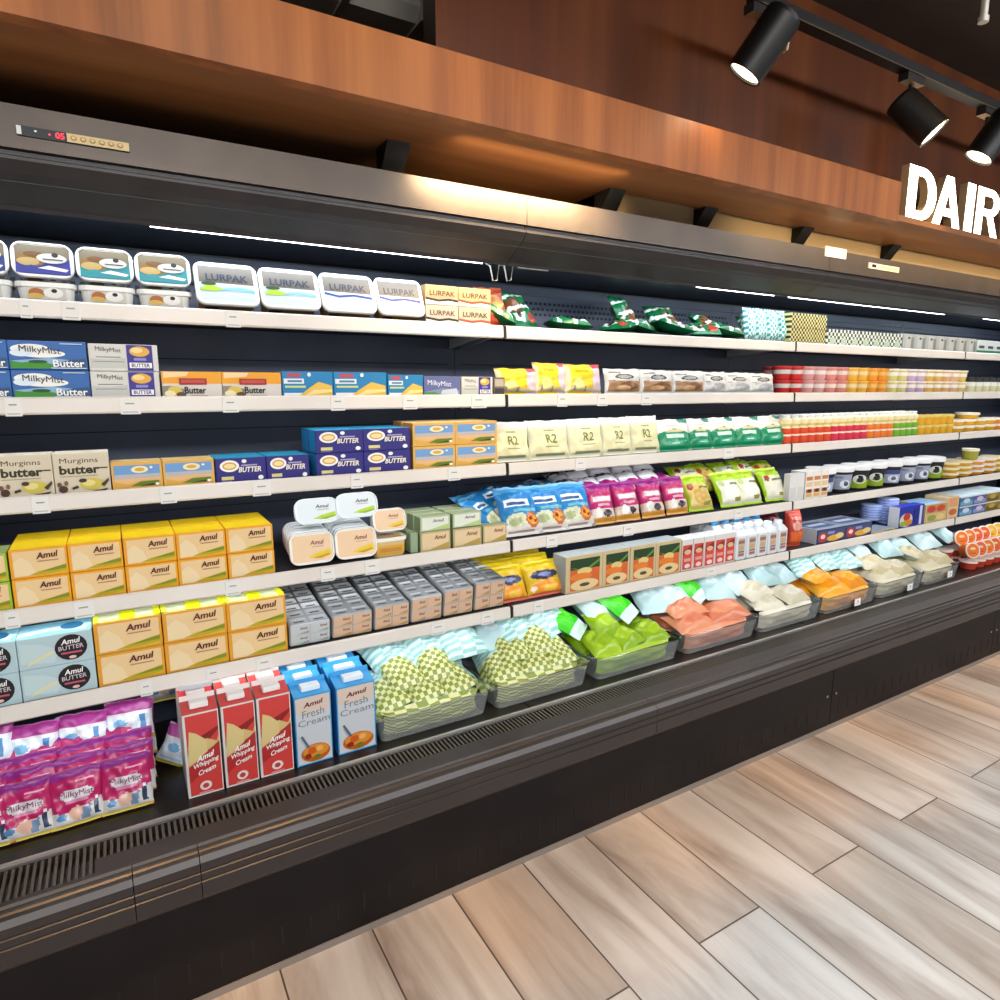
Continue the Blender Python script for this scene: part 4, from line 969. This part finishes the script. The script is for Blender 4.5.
# shrink wrapped slabs of little butter packs
def slab(w, h, d, k):
    b = MB()
    b.cbox(-w / 2, w / 2, 0, d, 0, h, ['#c9cccf', '#b3b5b5', '#a9a9a6'][k % 3], .004)
    f = []
    for r in range(2):
        for c in range(2):
            u0, v0 = .03 + c * .485, .04 + r * .48
            f += [('r', u0, v0, u0 + .455, v0 + .44, '#f0c69a' if k else '#d9dcd8'), ('p', [(u0 + .15, v0 + .03), (u0 + .44, v0 + .03), (u0 + .44, v0 + .16), (u0 + .3, v0 + .1)], '#c7a33c' if k else '#a9b0a8'), ('t', 'Amul', u0 + .22, v0 + .24, u0 + .4, v0 + .36, '#7c2a20', {'bold': .03})]
    b.art(f, lambda u, v, o: (-w / 2 + u * w, -o, v * h), .0002)
    t = []
    for r in range(6):
        for c in range(2):
            u0, v0 = .04 + c * .485, .03 + r * .16
            t += [('r', u0, v0, u0 + .44, v0 + .13, '#dfe3e6' if (r > 3 or k == 0) else '#b4b8bb'), ('r', u0 + .04, v0 + .07, u0 + .4, v0 + .115, '#f2f4f5'), ('r', u0 + .1, v0 + .02, u0 + .34, v0 + .045, '#3c3e42')]
    b.art(t, lambda u, v, o: (-w / 2 + u * w, v * d, h + o), .0002)
    wr = MB(); wr.cbox(-w / 2 - .0015, w / 2 + .0015, -.0025, d + .002, .0005, h + .0025, CLING, .005)
    return Proto('butter_pack_tray', 'butter', b.build('butter_pack_tray'), [('shrink_wrap', wr.build('shrink_wrap'))], 'shrink wrapped butter packs')
CLING = clear_mat('cling_film', '#e9eef2', .10, .08)
xs = edges(4, [289, 332, 374, 411, 443.5, 474.5, 506])
for i in range(6):
    hh = hts(4, (289 + 332) / 2 + i * 36, 620 - i * 8.6)
    slab(xs[i + 1] - xs[i] - .006, max(.055, hh * .86), .26, i).put(((xs[i] + xs[i + 1]) / 2, Y4 + .022, T4 + .002), '%s shrink wrapped slab of small butter packs from the left' % od(i), rot=(R(7), 0, 0))
# yellow pouches with a dark oval
def yov(w, h, k): return pouch(w, h, .045, '#d9b41c', [('e', .5, .55, .4, .13, '#2b2a4a'), ('e', .52, .56, .2, .05, '#7d86b4'), ('e', .5, .22, .45, .2, '#e8951c'), ('e', .6, .18, .2, .1, '#f0b93c'), ('r', 0, 0, 1, .08, '#c85a3c'), ('r', 0, .8, 1, 1, '#e6c820'), ('e', .15, .2, .08, .07, '#efe2c8')], 130 + k, crink=.004)
xs = edges(4, [496, 531.5, 567])
for i in range(2):
    for r in range(3):
        Proto('cheese_pouch', 'pouch', yov(xs[i + 1] - xs[i] + .002, .125, i * 3 + r).build('cheese_pouch')).put(((xs[i] + xs[i + 1]) / 2 + .004, Y4 + .034 + r * .05, T4 + .003 + r * .012), ('yellow pouch with a dark oval leaning at the front, %s of two' % ['left', 'right'][i]) if r == 0 else '%s yellow pouch behind the %s front one with a dark oval' % (od(r - 1), ['left', 'right'][i]), rot=(R(-32), 0, 0), group='yellow pouches with a dark oval')
def veg(w, h, d): return carton(w, h, d, '#c9b486', [('r', .12, .06, .92, .9, '#d3622a'), ('r', .12, .62, .92, .9, '#1f3d1c'), ('p', [(.12, .7), (.5, .6), (.92, .85), (.92, .78), (.5, .52)], '#5f8a3a'), ('e', .5, .56, .2, .1, '#dfc27a'), ('e', .4, .42, .3, .1, '#e07c2c'), ('e', .5, .2, .38, .15, '#e2c48c'), ('e', .5, .2, .14, .05, '#4a4a32')], top='#a9b0b2', left='#9ea6ae')
xs = edges(4, [565.5, 602.5, 630, 655.5, 681])
boxrow(4, xs, hts(4, 618, 549), .075, veg, 'vegetable_carton', 'carton', 'upright carton with a vegetable picture', 1, 1, group='cartons with a vegetable picture')
def redc(w, h, d): return carton(w, h, d, '#d8d2cc', [('r', .08, .05, .92, .82, '#cf4638'), ('p', [(.08, .5), (.92, .62), (.92, .8), (.08, .66)], '#8a2018'), ('e', .5, .6, .3, .08, '#d9b08a'), ('r', .2, .3, .8, .4, '#e0988c'), ('e', .5, .16, .25, .07, '#ead2ca')], top='#e4e4e2', left='#b9b4b0')
xs = even(*edges(4, [681.5, 735]), 5)
boxrow(4, xs, hts(4, 708, 536), .07, redc, 'milk_carton', 'carton', 'slim red and white carton', 1, 1, group='slim red and white cartons')
def pet(dia, h):
    r = dia / 2
    b = MB(); b.loft([(0, dia * .9, dia * .9, .008), (.004, dia, dia, .008), (h * .72, dia, dia, .008), (h * .86, dia * .62, dia * .62, .01)], '#dfe2e4')
    b.art([('r', .18, .1, .82, .66, '#b9b2a8'), ('r', .2, .5, .8, .6, '#a06a52'), ('e', .5, .38, .26, .06, '#cfa06a'), ('r', .25, .14, .75, .2, '#b04a3c'), ('r', .25, .24, .75, .28, '#5d6a7a')], lambda u, v, o: (-r + u * dia, -r - o, v * h))
    c = MB(); c.lathe([(r * .55, h * .84), (r * .55, h * .98), (r * .48, h)], '#e9edf0', 14)
    c2 = MB(); c2.lathe([(r * .55, h * .84), (r * .55, h * .98), (r * .48, h)], '#4a9fd8', 14)
    bm_ = b.build('bottle_body')
    return Proto('milk_bottle', 'bottle', None, [('bottle_body', bm_), ('cap', c.build('cap'))]), Proto('milk_bottle', 'bottle', None, [('bottle_body', bm_), ('cap', c2.build('cap'))])
xs = even(*edges(4, [735.5, 787.5]), 5)
dw = xs[1] - xs[0] - .004; hm = hts(4, 760, 524.5)
p1, p2 = pet(dw, hm); _, p3 = pet(dw, hm * 1.13)
for i in range(5): p1.put(((xs[i] + xs[i + 1]) / 2, Y4 + .012 + dw / 2, T4), '%s white shouldered milk bottle from the left, fifth shelf' % od(i), group='white milk bottles')
for i in range(5):
    for r in range(2): p3.put((xs[0] - .02 + i * (dw + .004), Y4 + .085 + r * .07 + dw / 2, T4), 'blue capped bottle in the %s rank behind the white ones, %s from the left' % (['second', 'third'][r], od(i)), group='blue capped bottles')
# red standing bag and the little purple bag
def redbag(w, h, c, e, k): return pouch(w, h, .06, c, [('r', .1, .05, .9, .4, e), ('e', .5, .55, .3, .12, '#e0a090'), ('r', .2, .75, .8, .82, '#d98a7a')], k, crink=.005)
hh = hts(4, 795, 513)
Proto('red_bag', 'bag', redbag(.085, hh, '#b83a28', '#d8622c', 140).build('red_bag')).put((X(798, Y4 + .03, T4 + .08), Y4 + .05, T4 + .002), 'tall red bag standing at the left end of the right fifth shelf', rot=(R(-6), 0, R(-12)))
for k, px in enumerate((779, 788)):
    Proto('maroon_bag', 'bag', redbag(.11, hh * .8, '#7a2038', '#5a1628', 141 + k).build('maroon_bag')).put((X(px + 2, Y4 + .14, T4 + .05), Y4 + .16 + k * .05, T4 + .002), 'maroon bag lying behind the milk bottles, %s one' % ['left', 'right'][k], rot=(R(-25), 0, R(8)), group='maroon bags')
# cartons, tins and flats in the right bay of the fifth shelf
def lcow(w, h, d): return carton(w, h, d, '#2c3350', [('r', .03, .08, .97, .92, '#3e4a78'), ('e', .2, .45, .15, .36, '#b8332c'), ('e', .2, .5, .08, .16, '#e8d2c8'), ('e', .6, .3, .25, .22, '#d9a43a'), ('e', .8, .4, .15, .2, '#e8c87a'), ('r', .36, .62, .6, .8, '#8d97c0')], top='#aab6c8', left='#c9cdd2', topart=[('r', .1, .2, .9, .8, '#5d6f9c'), ('r', .2, .4, .8, .6, '#d9e0ea')])
xs = edges(4, [817, 845, 872])
boxrow(4, xs, hts(4, 840, 526.5), .16, lcow, 'cheese_carton', 'carton', 'dark blue cheese carton with a red disc', 1, 1, group='dark blue cheese cartons')
xs2 = edges(4, [871.5, 896.5])
boxrow(4, xs2, hts(4, 884, 530), .1, lambda w, h, d: carton(w, h, d, '#c9b26a', [('e', .3, .5, .25, .35, '#dcae44'), ('e', .7, .45, .2, .3, '#6f8a3a')], top='#9aa7bc'), 'cheese_carton', 'carton', 'flat yellow carton in front of the blue round boxes')
def disc(dia, h):
    r = dia / 2; b = MB(); b.lathe([(r * .97, 0), (r, .003), (r, h * .5), (r * 1.01, h * .52), (r * 1.01, h - .003), (r * .97, h)], '#4a62b8', 20, ['#3f5ab4', '#a4b4e0', '#4560bc', '#7f96d8', '#b4c4ea'])
    return b
dd = disc(.1, .026)
DP = Proto('round_cheese_box', 'cheese', dd.build('round_cheese_box'))
for k in range(3): DP.put((X(871, Y4 + .17, T4 + .06), Y4 + .17, T4 + k * .0265 + .02), 'blue round cheese box, %s from the bottom of the left stack' % od(k), group='blue round cheese boxes')
for k in range(5): DP.put((X(887, Y4 + .125, T4 + .06), Y4 + .125, T4 + k * .0265 + .001), 'blue round cheese box, %s from the bottom of the right stack' % od(k), group='blue round cheese boxes')
def darkblue(w, h, d): return carton(w, h, d, '#22309a', [('e', .28, .35, .26, .33, '#d9cdb0'), ('e', .3, .5, .14, .2, '#b8332c'), ('e', .36, .22, .18, .15, '#c9862c'), ('e', .14, .18, .12, .12, '#8aa83a'), ('r', .58, .12, .74, .8, '#1a2578'), ('r', .8, .05, .9, .95, '#c9cddc')], top='#2a3cc0', left='#dfe2ea')
boxrow(4, edges(4, [899, 923.5]), hts(4, 910, 506), .055, darkblue, 'cheese_carton', 'carton', 'large deep blue carton beside the round cheese boxes')
def tanb(w, h, d): return carton(w, h, d, '#cdb27c', [('r', .04, .5, .96, .95, '#b9905a'), ('e', .26, .72, .2, .18, '#c23a2c'), ('e', .7, .72, .2, .18, '#c8452c'), ('e', .3, .25, .2, .16, '#8d9a44'), ('e', .7, .25, .2, .16, '#dfc27a')], top='#9fc8e6', left='#b49a6a')
boxrow(4, edges(4, [925, 946.5]), hts(4, 935, 503.5), .14, tanb, 'cheese_carton', 'carton', 'tan carton with two red discs and a pale blue top')
boxrow(4, edges(4, [947, 958]), hts(4, 952, 497), .12, lambda w, h, d: carton(w, h, d, '#dcb98c', [('r', .1, .55, .9, .95, '#d9996a'), ('e', .5, .3, .35, .15, '#b8622c')], top='#e3cfae'), 'cheese_carton', 'carton', 'narrow peach carton beside the stacked flats')
fx = even(*edges(4, [959, 1010]), 4)
hf = hts(4, 975, 495, 2)
def flat(k): return lambda w, h, d: carton(w, h, d, ['#3a6a94', '#44508a', '#8d7430', '#7d6a2a'][k], [('r', .05, .1, .95, .5, ['#6fa0b8', '#8a8fb8', '#5d5220', '#a8913c'][k]), ('e', .5, .55, .25, .25, ['#c9d4dc', '#c9c0d4', '#b99a3c', '#6f6a2c'][k]), ('r', 0, .9, 1, 1, '#e4e2d6')], top='#cfe2e8')
for i in range(4):
    boxrow(4, fx[i:i + 2], hf, .16, flat(i), 'flat_carton', 'carton', ['steel blue', 'violet blue', 'olive', 'brown olive'][i] + ' flat carton under a pale top', 2, 1, group='stacked flat cartons')

# ================================================================== bottom deck
DY, DT = 1.62, .411
def DX(px, y=DY, z=DT + .06): return X(px, y, z)
def pink(w, h, k): return pouch(w, h, .035, '#b8205e', [('r', 0, .86, 1, 1, '#8a2a7c'), ('r', .1, .7, .5, .72, '#e08cb0'), ('r', .5, .77, .85, .785, '#e6a8c4'), ('p', [(0, 0), (1, 0), (1, .42), (.6, .3), (.3, .26), (0, .3)], '#d8d6d2'), ('r', 0, 0, 1, .07, '#dfc95a'), ('e', .5, .22, .17, .12, '#e6b9a4'), ('e', .2, .2, .1, .06, '#5d93c4'), ('p', [(.78, .1), (.9, .12), (.88, .4), (.8, .36)], '#33415c'), ('p', [(.55, .1), (.7, .1), (.76, .32), (.6, .28)], '#7d95b4'),
                     ('e', .5, .56, .34, .1, '#d9d3d6'), ('t', 'MilkyMist', .18, .5, .82, .63, '#7d1f4c', {'bold': 0, 'rise': -.02}), ('r', .3, .4, .7, .46, '#d98aa8'), ('e', .85, .42, .03, .03, '#f0e6ea')], 150 + k, crink=.005, seal=.04)
def pinkb(w, h, k): return pouch(w, h, .04, '#dfe8ef', [('r', 0, .7, 1, 1, '#a03a86'), ('r', 0, .64, 1, .7, '#e3dde2'), ('r', 0, 0, 1, .1, '#d9bf2c'), ('e', .3, .45, .16, .1, '#74aed4'), ('r', .74, .2, .86, .62, '#4f86bc'), ('r', .5, .25, .68, .4, '#c9dbe8'), ('e', .55, .5, .14, .05, '#f4f4f4'), ('r', .1, .15, .6, .22, '#b3cfe2')], 160 + k, crink=.005, seal=.04)
PK = [Proto('dumpling_wrapper_bag', 'bag', pink(.11, .125, k).build('paneer_bag')) for k in range(4)]
PKB = [Proto('paneer_bag', 'bag', pinkb(.11, .10, k).build('paneer_bag')) for k in range(3)]
for p in PK: p.name = 'paneer_bag'
cols = [-22, 26, 78, 128]
cw = ['cut off at the left edge', 'second column', 'third column', 'fourth column beside the cartons']
for c, px in enumerate(cols):
    x = DX(px)
    for r in range(5):
        t = r / 6
        PK[(c + r) % 4].put((x + r * .004 + rnd.uniform(-.004, .004), DY + .022 + r * .034, DT + .004 + r * .014), 'magenta paneer bag, %s from the front, %s' % (od(r), cw[c]), rot=(R(-22 - 3 * r), 0, R(rnd.uniform(-3, 3))), group='magenta paneer bags')
    q = atY([-14, 34, 84, 131][c], [768, 766, 754, 740][c], DY + .17)
    PKB[c % 3].put((q.x, DY + .17, q.z), 'pale blue bottomed bag leaning on top at the back, %s' % cw[c], rot=(R(-20), 0, R(-6)), group='pale blue bags at the back')
PKB[1].put((X(172, DY + .16, DT + .1), DY + .17, DT + .004), 'pale blue bag fallen in the gap left of the red cartons', rot=(R(-20), R(25), R(-20)), group='pale blue bags at the back')
PK[2].put((X(168, DY + .3, DT + .16), DY + .33, DT + .12), 'magenta bag far back behind the red cartons', rot=(R(-30), 0, 0), group='magenta paneer bags')
def brick(w, h, d, front, base, side, top, capc, fin):
    b = MB()
    hs = h - .018
    P = [(-w / 2, 0, 0), (w / 2, 0, 0), (w / 2, d, 0), (-w / 2, d, 0), (-w / 2, 0, hs), (w / 2, 0, hs), (w / 2, d, h - .004), (-w / 2, d, h - .004)]
    b.add(P, [(0, 3, 2, 1)], base); b.add(P, [(0, 1, 5, 4), (2, 3, 7, 6)], base); b.add(P, [(3, 0, 4, 7), (1, 2, 6, 5)], side); b.add(P, [(4, 5, 6, 7)], top)
    b.art(front, lambda u, v, o: (-w / 2 + u * w, -o, v * hs))
    f = MB(); f.box(-w / 2, w / 2, d * .8, d * .84, h - .010, h + .006, fin)
    k = MB(); k.cbox(-w * .26, w * .26, d * .22, d * .62, hs + .004, h + .001, capc, .002)
    return [('carton_body', b.build('carton_body')), ('top_fin', f.build('top_fin')), ('opening_tab', k.build('opening_tab'))]
WHIP = [('r', .07, .02, .97, .98, '#cf413c'), ('p', [(.07, .58), (.5, .72), (.97, .8), (.97, .76), (.6, .62), (.07, .45)], '#8d2420'), ('p', [(.07, .5), (.3, .6), (.62, .68), (.9, .62), (.97, .7), (.97, .6), (.55, .52), (.3, .42), (.07, .38)], '#d2b478'), ('p', [(.07, .46), (.15, .8), (.35, .76), (.62, .66), (.62, .52), (.3, .44), (.07, .4)], '#d9c283'), ('p', [(.07, .36), (.97, .62), (.97, .42), (.07, .18)], '#b02f2c'),
        ('t', 'Amul', .3, .41, .8, .48, W_, {'bold': .03, 'shear': .2, 'rise': .05}), ('t', 'Whipping', .2, .325, .92, .395, W_, {'bold': .02, 'shear': .15, 'rise': .06}), ('t', 'Cream', .32, .25, .82, .31, W_, {'bold': .02, 'shear': .15, 'rise': .05}), ('e', .5, .12, .17, .055, '#ecd9d2'), ('e', .5, .12, .09, .03, '#b8433c'), ('r', .3, .04, .7, .05, '#e8a8a0')]
xs = [(DX(a), DX(c)) for a, c in ((187, 222.5), (225, 258), (260, 293))]
hw = ZY(222, 705, DY) - DT
for i in range(3):
    parts = brick(xs[i][1] - xs[i][0], hw + .012, .068, WHIP, '#d9d3cc', '#c9c4be', '#c8403c', '#eceae6', '#efe9e4')
    pr = Proto('whipping_cream_carton', 'carton', None, parts)
    for r in range(3):
        pr.put(((xs[i][0] + xs[i][1]) / 2, DY + .001 + r * .072, DT), ('red whipping cream carton, %s from the left in the front rank' % od(i)) if r == 0 else 'red whipping cream carton in the %s rank, %s from the left' % (od(r), od(i)), group='red whipping cream cartons')
mb = carton(.075, .018, .11, '#e4e8ea', [], top='#dfe9f0')
tag(obj('white_carton', mb.build('white_carton'), loc=(DX(205), DY + .078, DT + hw + .022), rot=(R(22), 0, R(-4))), 'pale flat carton lying tilted on top of the red cartons', 'carton')
FRESH = [('r', .03, .02, .97, .98, '#c9cdd0'), ('r', .03, .75, .97, .98, '#d9c4b4'), ('t', 'Amul', .24, .83, .78, .9, '#6c2018', {'bold': .03, 'shear': .15, 'rise': .03}), ('t', 'Fresh', .2, .68, .8, .79, '#7a7d80', {'bold': -.003, 'rise': .02}), ('t', 'Cream', .08, .57, .95, .66, '#7a7d80', {'bold': -.003, 'rise': .02}), ('e', .52, .16, .4, .13, '#b5601c'), ('e', .52, .19, .36, .09, '#dd8a34'), ('e', .42, .2, .12, .05, '#c85a1c'), ('e', .62, .21, .1, .04, '#e8b45c'), ('e', .3, .13, .09, .04, '#8c2c16'), ('e', .55, .1, .1, .03, '#5f7a2a'), ('p', [(.12, .44), (.17, .45), (.36, .26), (.3, .25)], '#5a6a80')]
xs = [(DX(a), DX(c)) for a, c in ((296.5, 332.5), (338, 376))]
hw = ZY(336, 687, DY) - DT
for i in range(2):
    parts = brick(xs[i][1] - xs[i][0], hw + .012, .068, FRESH, '#3a97d0', '#2f86c4', '#3f9fda', '#e6eef2', '#4aa6de')
    pr = Proto('fresh_cream_carton', 'carton', None, parts)
    for r in range(3):
        pr.put(((xs[i][0] + xs[i][1]) / 2, DY + .001 + r * .072, DT), ('blue sided fresh cream carton, front rank, %s one' % ['left', 'right'][i]) if r == 0 else 'blue topped fresh cream carton in the %s rank, %s one' % (od(r), ['left', 'right'][i]), group='fresh cream cartons')
# clear bins with bags heaped in them
BIN = clear_mat('clear_plastic', '#eef2ec', .2, .1)
BINT = {}
def bin_(px0, px1, h, label, y=DY - .012, dep=.3):
    x0, x1 = DX(px0, y), DX(px1, y)
    w = x1 - x0 - .006; m = BIN
    b = MB(); seg = 4
    def ring(z, k, r=.018):
        out = []
        for cx, cy, a0 in ((w / 2 * k - r, dep / 2 * k - r, 0), (-w / 2 * k + r, dep / 2 * k - r, 90), (-w / 2 * k + r, -dep / 2 * k + r, 180), (w / 2 * k - r, -dep / 2 * k + r, 270)):
            for q in range(seg + 1):
                a = R(a0 + 90 * q / seg); out.append((cx + r * math.cos(a), cy + r * math.sin(a) + dep / 2, z))
        return out
    rs = [ring(.0, .91), ring(.004, .92), ring(h - .004, .985), ring(h, 1.0), ring(h + .001, 1.01, .02), ring(h - .003, 1.01, .02)]
    n = len(rs[0])
    for i in range(len(rs) - 1): b.add(rs[i] + rs[i + 1], [(k, (k + 1) % n, n + (k + 1) % n, n + k) for k in range(n)], m, True)
    b.add(rs[0], [tuple(range(n))], m)
    o = tag(obj('clear_bin', b.build('clear_bin'), loc=((x0 + x1) / 2, y, DT)), label, 'bin', 'clear plastic bins')
    return (x0 + x1) / 2, w, y, dep
GRN = chk('#e4e2a4', '#8a9a34', 9, 16)
TEAL = chk('#d2efea', '#a4d2cd', 2, 22)
def bag(w, h, t, k, front, back, cut=.46, extra=(), fat=2.2):
    return pouch(w, h, t, back, [('r', 0, 0, 1, cut, front)] + list(extra), 200 + k, n=20, crink=.006, seal=.02 if fat > 3 else .03, fat=fat)
def heap(px0, px1, label, make, ncol, desc, grp, frost=2, lean=-74, h=.08):
    """a bin with bags laid in it: two ranks in the bin, further ones lying on top towards the back"""
    cx, w, y, dep = bin_(px0, px1, h, label)
    pw = w * .86 / ncol
    chk_ = frost == 2
    pr = [Proto(make[0], make[1], make[2](pw * (1.16 if chk_ else 1.12), .19 if chk_ else .125, .075 if chk_ else .072, k).build(make[0])) for k in range(3)]
    spots = []
    for c in range(ncol):
        u = (c - (ncol - 1) / 2) * pw
        if chk_: spots += [(0, 0, c, u, .075, .03), (0, 1, c, u, .045, .075)]
        else: spots += [(0, 0, c, u, .115, .055), (0, 1, c, u, .035, .072 + .008 * (c % 2))]
    nt = max(1, ncol - 1) if ncol > 2 else ncol
    for c in range(nt):
        u = (c - (nt - 1) / 2) * pw * (1 if ncol > 2 else .94)
        spots += [(1, 0, c, u, .080, .114)] if chk_ else ([(1, 0, c, u, .085, .115)] if c % 2 == 0 else [])
    for k, (r, l, c, u, yy, zz) in enumerate(spots):
        pr[k % 3].put((cx + u + rnd.uniform(-.006, .006), y + yy, DT + zz), '%s, %s, %s from left' % (desc, ['at the bottom', 'at the front rim', 'heaped above the rim', 'heaped at the rear'][l + 2 * r], od(c)), rot=(R(lean + rnd.uniform(-5, 5)), R(rnd.uniform(-8, 8)), R(rnd.uniform(-13, 13))), group=grp)
    fb = Proto(make[0], make[1], make[2](w * .86, .074, .06, 1, True).build(make[0]))
    fb.put((cx, y + .05, DT + .004), desc + ', lying along the clear bin front', rot=(R(6), 0, 0), group=grp)
    return cx, w
def two(front, back, cut): return lambda w, h, t, k, whole=False: bag(w, h, t, k, front, back, 1 if whole else cut, fat=7 if whole else 2.2)
def plain(c0, c1, hi): return lambda w, h, t, k, whole=False: bag(w, h, t, k, [c0, c1, c0][k], hi, 1 if whole else .92, [('e', .5, .45, .34, .26, [c1, c0, c1][k])], fat=7 if whole else 2.2)
heap(377, 493, 'clear bin of checkered pouches beside the fresh cream cartons', ('checkered_pouch', 'pouch', two(GRN, TEAL, .5)), 3, 'green checkered pouch in the left bin', 'green checkered pouches, left bin')
heap(494.5, 592, 'clear bin of checkered pouches beside the green bags', ('checkered_pouch', 'pouch', two(GRN, TEAL, .5)), 3, 'green checkered pouch in the second bin', 'green checkered pouches, second bin')
heap(596, 683, 'clear bin full of lime green bags', ('frozen_pea_bag', 'bag', plain('#8fb512', '#a6c81e', '#cfe0b4')), 3, 'lime green bag', 'lime green bags in the bin', frost=1)
heap(686, 760, 'clear bin full of salmon pink bags', ('salmon_bag', 'bag', plain('#e0805a', '#ee9a72', '#f0d2c8')), 2, 'salmon pink bag', 'salmon pink bags', frost=1)
heap(762, 824, 'clear bin full of cream white bags', ('white_pouch', 'pouch', plain('#d9d0b4', '#e8e1cb', '#dce9e6')), 2, 'cream white bag beside the pink bin', 'cream white bags', frost=1)
heap(826, 880, 'clear bin full of orange bags with a white ticket', ('orange_bag', 'bag', plain('#ee9410', '#f8b02c', '#f5d08a')), 2, 'orange bag in the orange bin', 'orange bags', frost=1)
heap(882, 926, 'clear bin of tan bags right of the orange bin', ('tan_pouch', 'pouch', plain('#cfc096', '#e0d6b8', '#e2ebe8')), 2, 'tan bag right of the orange bin', 'tan bags', frost=1)
heap(928, 961, 'clear bin of pale bags beside the orange lidded cups', ('tan_pouch', 'pouch', plain('#c9ba92', '#dbd1b0', '#dde7e1')), 2, 'pale tan bag beside the cups', 'pale tan bags', frost=1)
# film covered bags lying on the heaps towards the back
def frost(k, c): return pouch(.16, .2, .07, c, [('e', .4, .55, .22, .2, '#cfe2e2')] if isinstance(c, str) else [], 260 + k, n=18, crink=.011, seal=.03, fat=2.3)
TEAL2 = chk('#d2efea', '#97c8c4', 3, 18)
FPT = [Proto('film_bag', 'bag', frost(k, TEAL2).build('film_bag')) for k in range(2)]
FPC = [Proto('film_bag', 'bag', frost(k, ['#b4d0d2', '#c2d8da', '#aac8c8'][k]).build('film_bag')) for k in range(3)]
GP = Proto('frozen_pea_bag', 'bag', pouch(.14, .19, .05, '#3cc41e', [('r', 0, 0, 1, .2, '#cfe4dc'), ('e', .5, .5, .3, .2, '#5ade30')], 290, n=18, crink=.007, fat=2.8).build('frozen_pea_bag'))
for k, (px, kind, s_) in enumerate([(400, 't', 16), (432, 't', 14), (462, 't', 10), (492, 'c', -10), (518, 't', 12), (548, 't', 8), (574, 'g', 40), (600, 'c', 18), (624, 'g', 30), (650, 'c', -12), (676, 'c', 10), (694, 'g', 28), (712, 'c', -8), (736, 'c', 12), (758, 'c', -6), (780, 'c', 10), (800, 't', -12), (822, 't', 6), (842, 't', -8), (862, 'c', 12), (882, 'c', -8), (902, 'c', 10), (922, 'c', -10), (942, 'c', 8)]):
    pr = {'t': FPT[k % 2], 'c': FPC[k % 3], 'g': GP}[kind]
    yy = .118 + (k % 2) * .012; zz = .128 + (k % 3) * .006
    nmf = {'t': 'teal striped film bag', 'c': 'frosted clear film bag', 'g': 'bright green film bag'}[kind]
    pr.put((X(px, DY + yy + .06, DT + zz + .03), DY + yy, DT + zz), '%s lying behind the bins, %s film bag counted from the left' % (nmf, (ORD + ['twenty first', 'twenty second', 'twenty third', 'twenty fourth'])[k]), rot=(R(-66 + (k % 3) * 3), R(rnd.uniform(-6, 6)), R(s_)), group={'t': 'teal striped film bags', 'c': 'frosted film bags', 'g': 'bright green bags'}[kind])
# white tickets on the bins
for k, (px, py) in enumerate(((857.5, 602), (910, 587), (950, 574))):
    q = atY(px, py, DY - .02)
    b = MB(); b.box(-.022, .022, -.001, .001, -.016, .016, PAPER); b.art([('r', .2, .3, .8, .38, '#b3aea6'), ('r', .35, .55, .65, .72, '#8f8a82')], lambda u, v, o: (-.022 + .044 * u, -.001 - o, -.016 + .032 * v))
    tag(obj('price_ticket', b.build('price_ticket'), loc=q), 'small white ticket on the %s bin front' % ['orange', 'tan', 'last pale'][k], 'ticket', 'white tickets on bins')
# orange lidded cups on edge at the right end
def ocup(c):
    b = MB(); b.lathe([(.03, 0), (.032, .003), (.039, .06)], c, 20)
    l = MB(); l.lathe([(.042, .056), (.044, .058), (.044, .066), (.040, .067), (.039, .065)], '#f1e6da', 24)
    l.art([('e', .5, .5, .43, .43, c), ('e', .5, .62, .2, .08, '#f0c890'), ('r', .3, .3, .7, .36, '#b8501c')], lambda u, v, o: (-.044 + .088 * u, -.044 + .088 * v, .065 + o))
    return Proto('cheese_cup', 'cup', None, [('cup_body', b.build('cup_body')), ('lid', l.build('lid'))], 'orange lidded cups')
OC = {c: ocup(c) for c in ('#e8741a', '#e2602a', '#e6b414')}
for r, (y, z, a, nn, ks) in enumerate(((DY + .05, DT + .092, 967, 9, '001122010'), (DY + .125, DT + .142, 956, 9, '001122102'))):
    xa = X(a + 4, y, z)
    for k in range(nn):
        c = ['#e8741a', '#e2602a', '#e6b414'][int(ks[k])] if r else ['#e8741a', '#e2602a'][k % 2]
        OC[c].put((xa + k * .086, y + .04, z), '%s lidded cup on edge, %s from the left in the %s tier' % ('yellow' if c == '#e6b414' else 'orange', od(k), ['front', 'back'][r]), rot=(R(76), 0, R(-22)))
rc = MB(); rc.lathe([(.036, 0), (.038, .003), (.042, .038)], '#b83a24', 20); rl = MB(); rl.lathe([(.045, .036), (.045, .044), (.042, .046)], '#f0dfd2', 20)
RC = Proto('cheese_cup', 'cup', None, [('cup_body', rc.build('cup_body')), ('lid', rl.build('lid'))], 'upright red cups')
xa = X(969, DY + .05, DT + .03)
for k in range(9): RC.put((xa + k * .092, DY + .055, DT), 'upright red cup with white lid under the orange ones, %s from the left' % od(k))
for k in range(6): RC.put((xa - .05 + k * .092, DY + .16, DT + .047), 'upright red cup in the rear rank under the orange ones, %s from the left' % od(k))
for k in range(6): RC.put((xa - .05 + k * .092, DY + .16, DT), 'lowest rear red cup under the orange ones, %s from the left' % od(k))
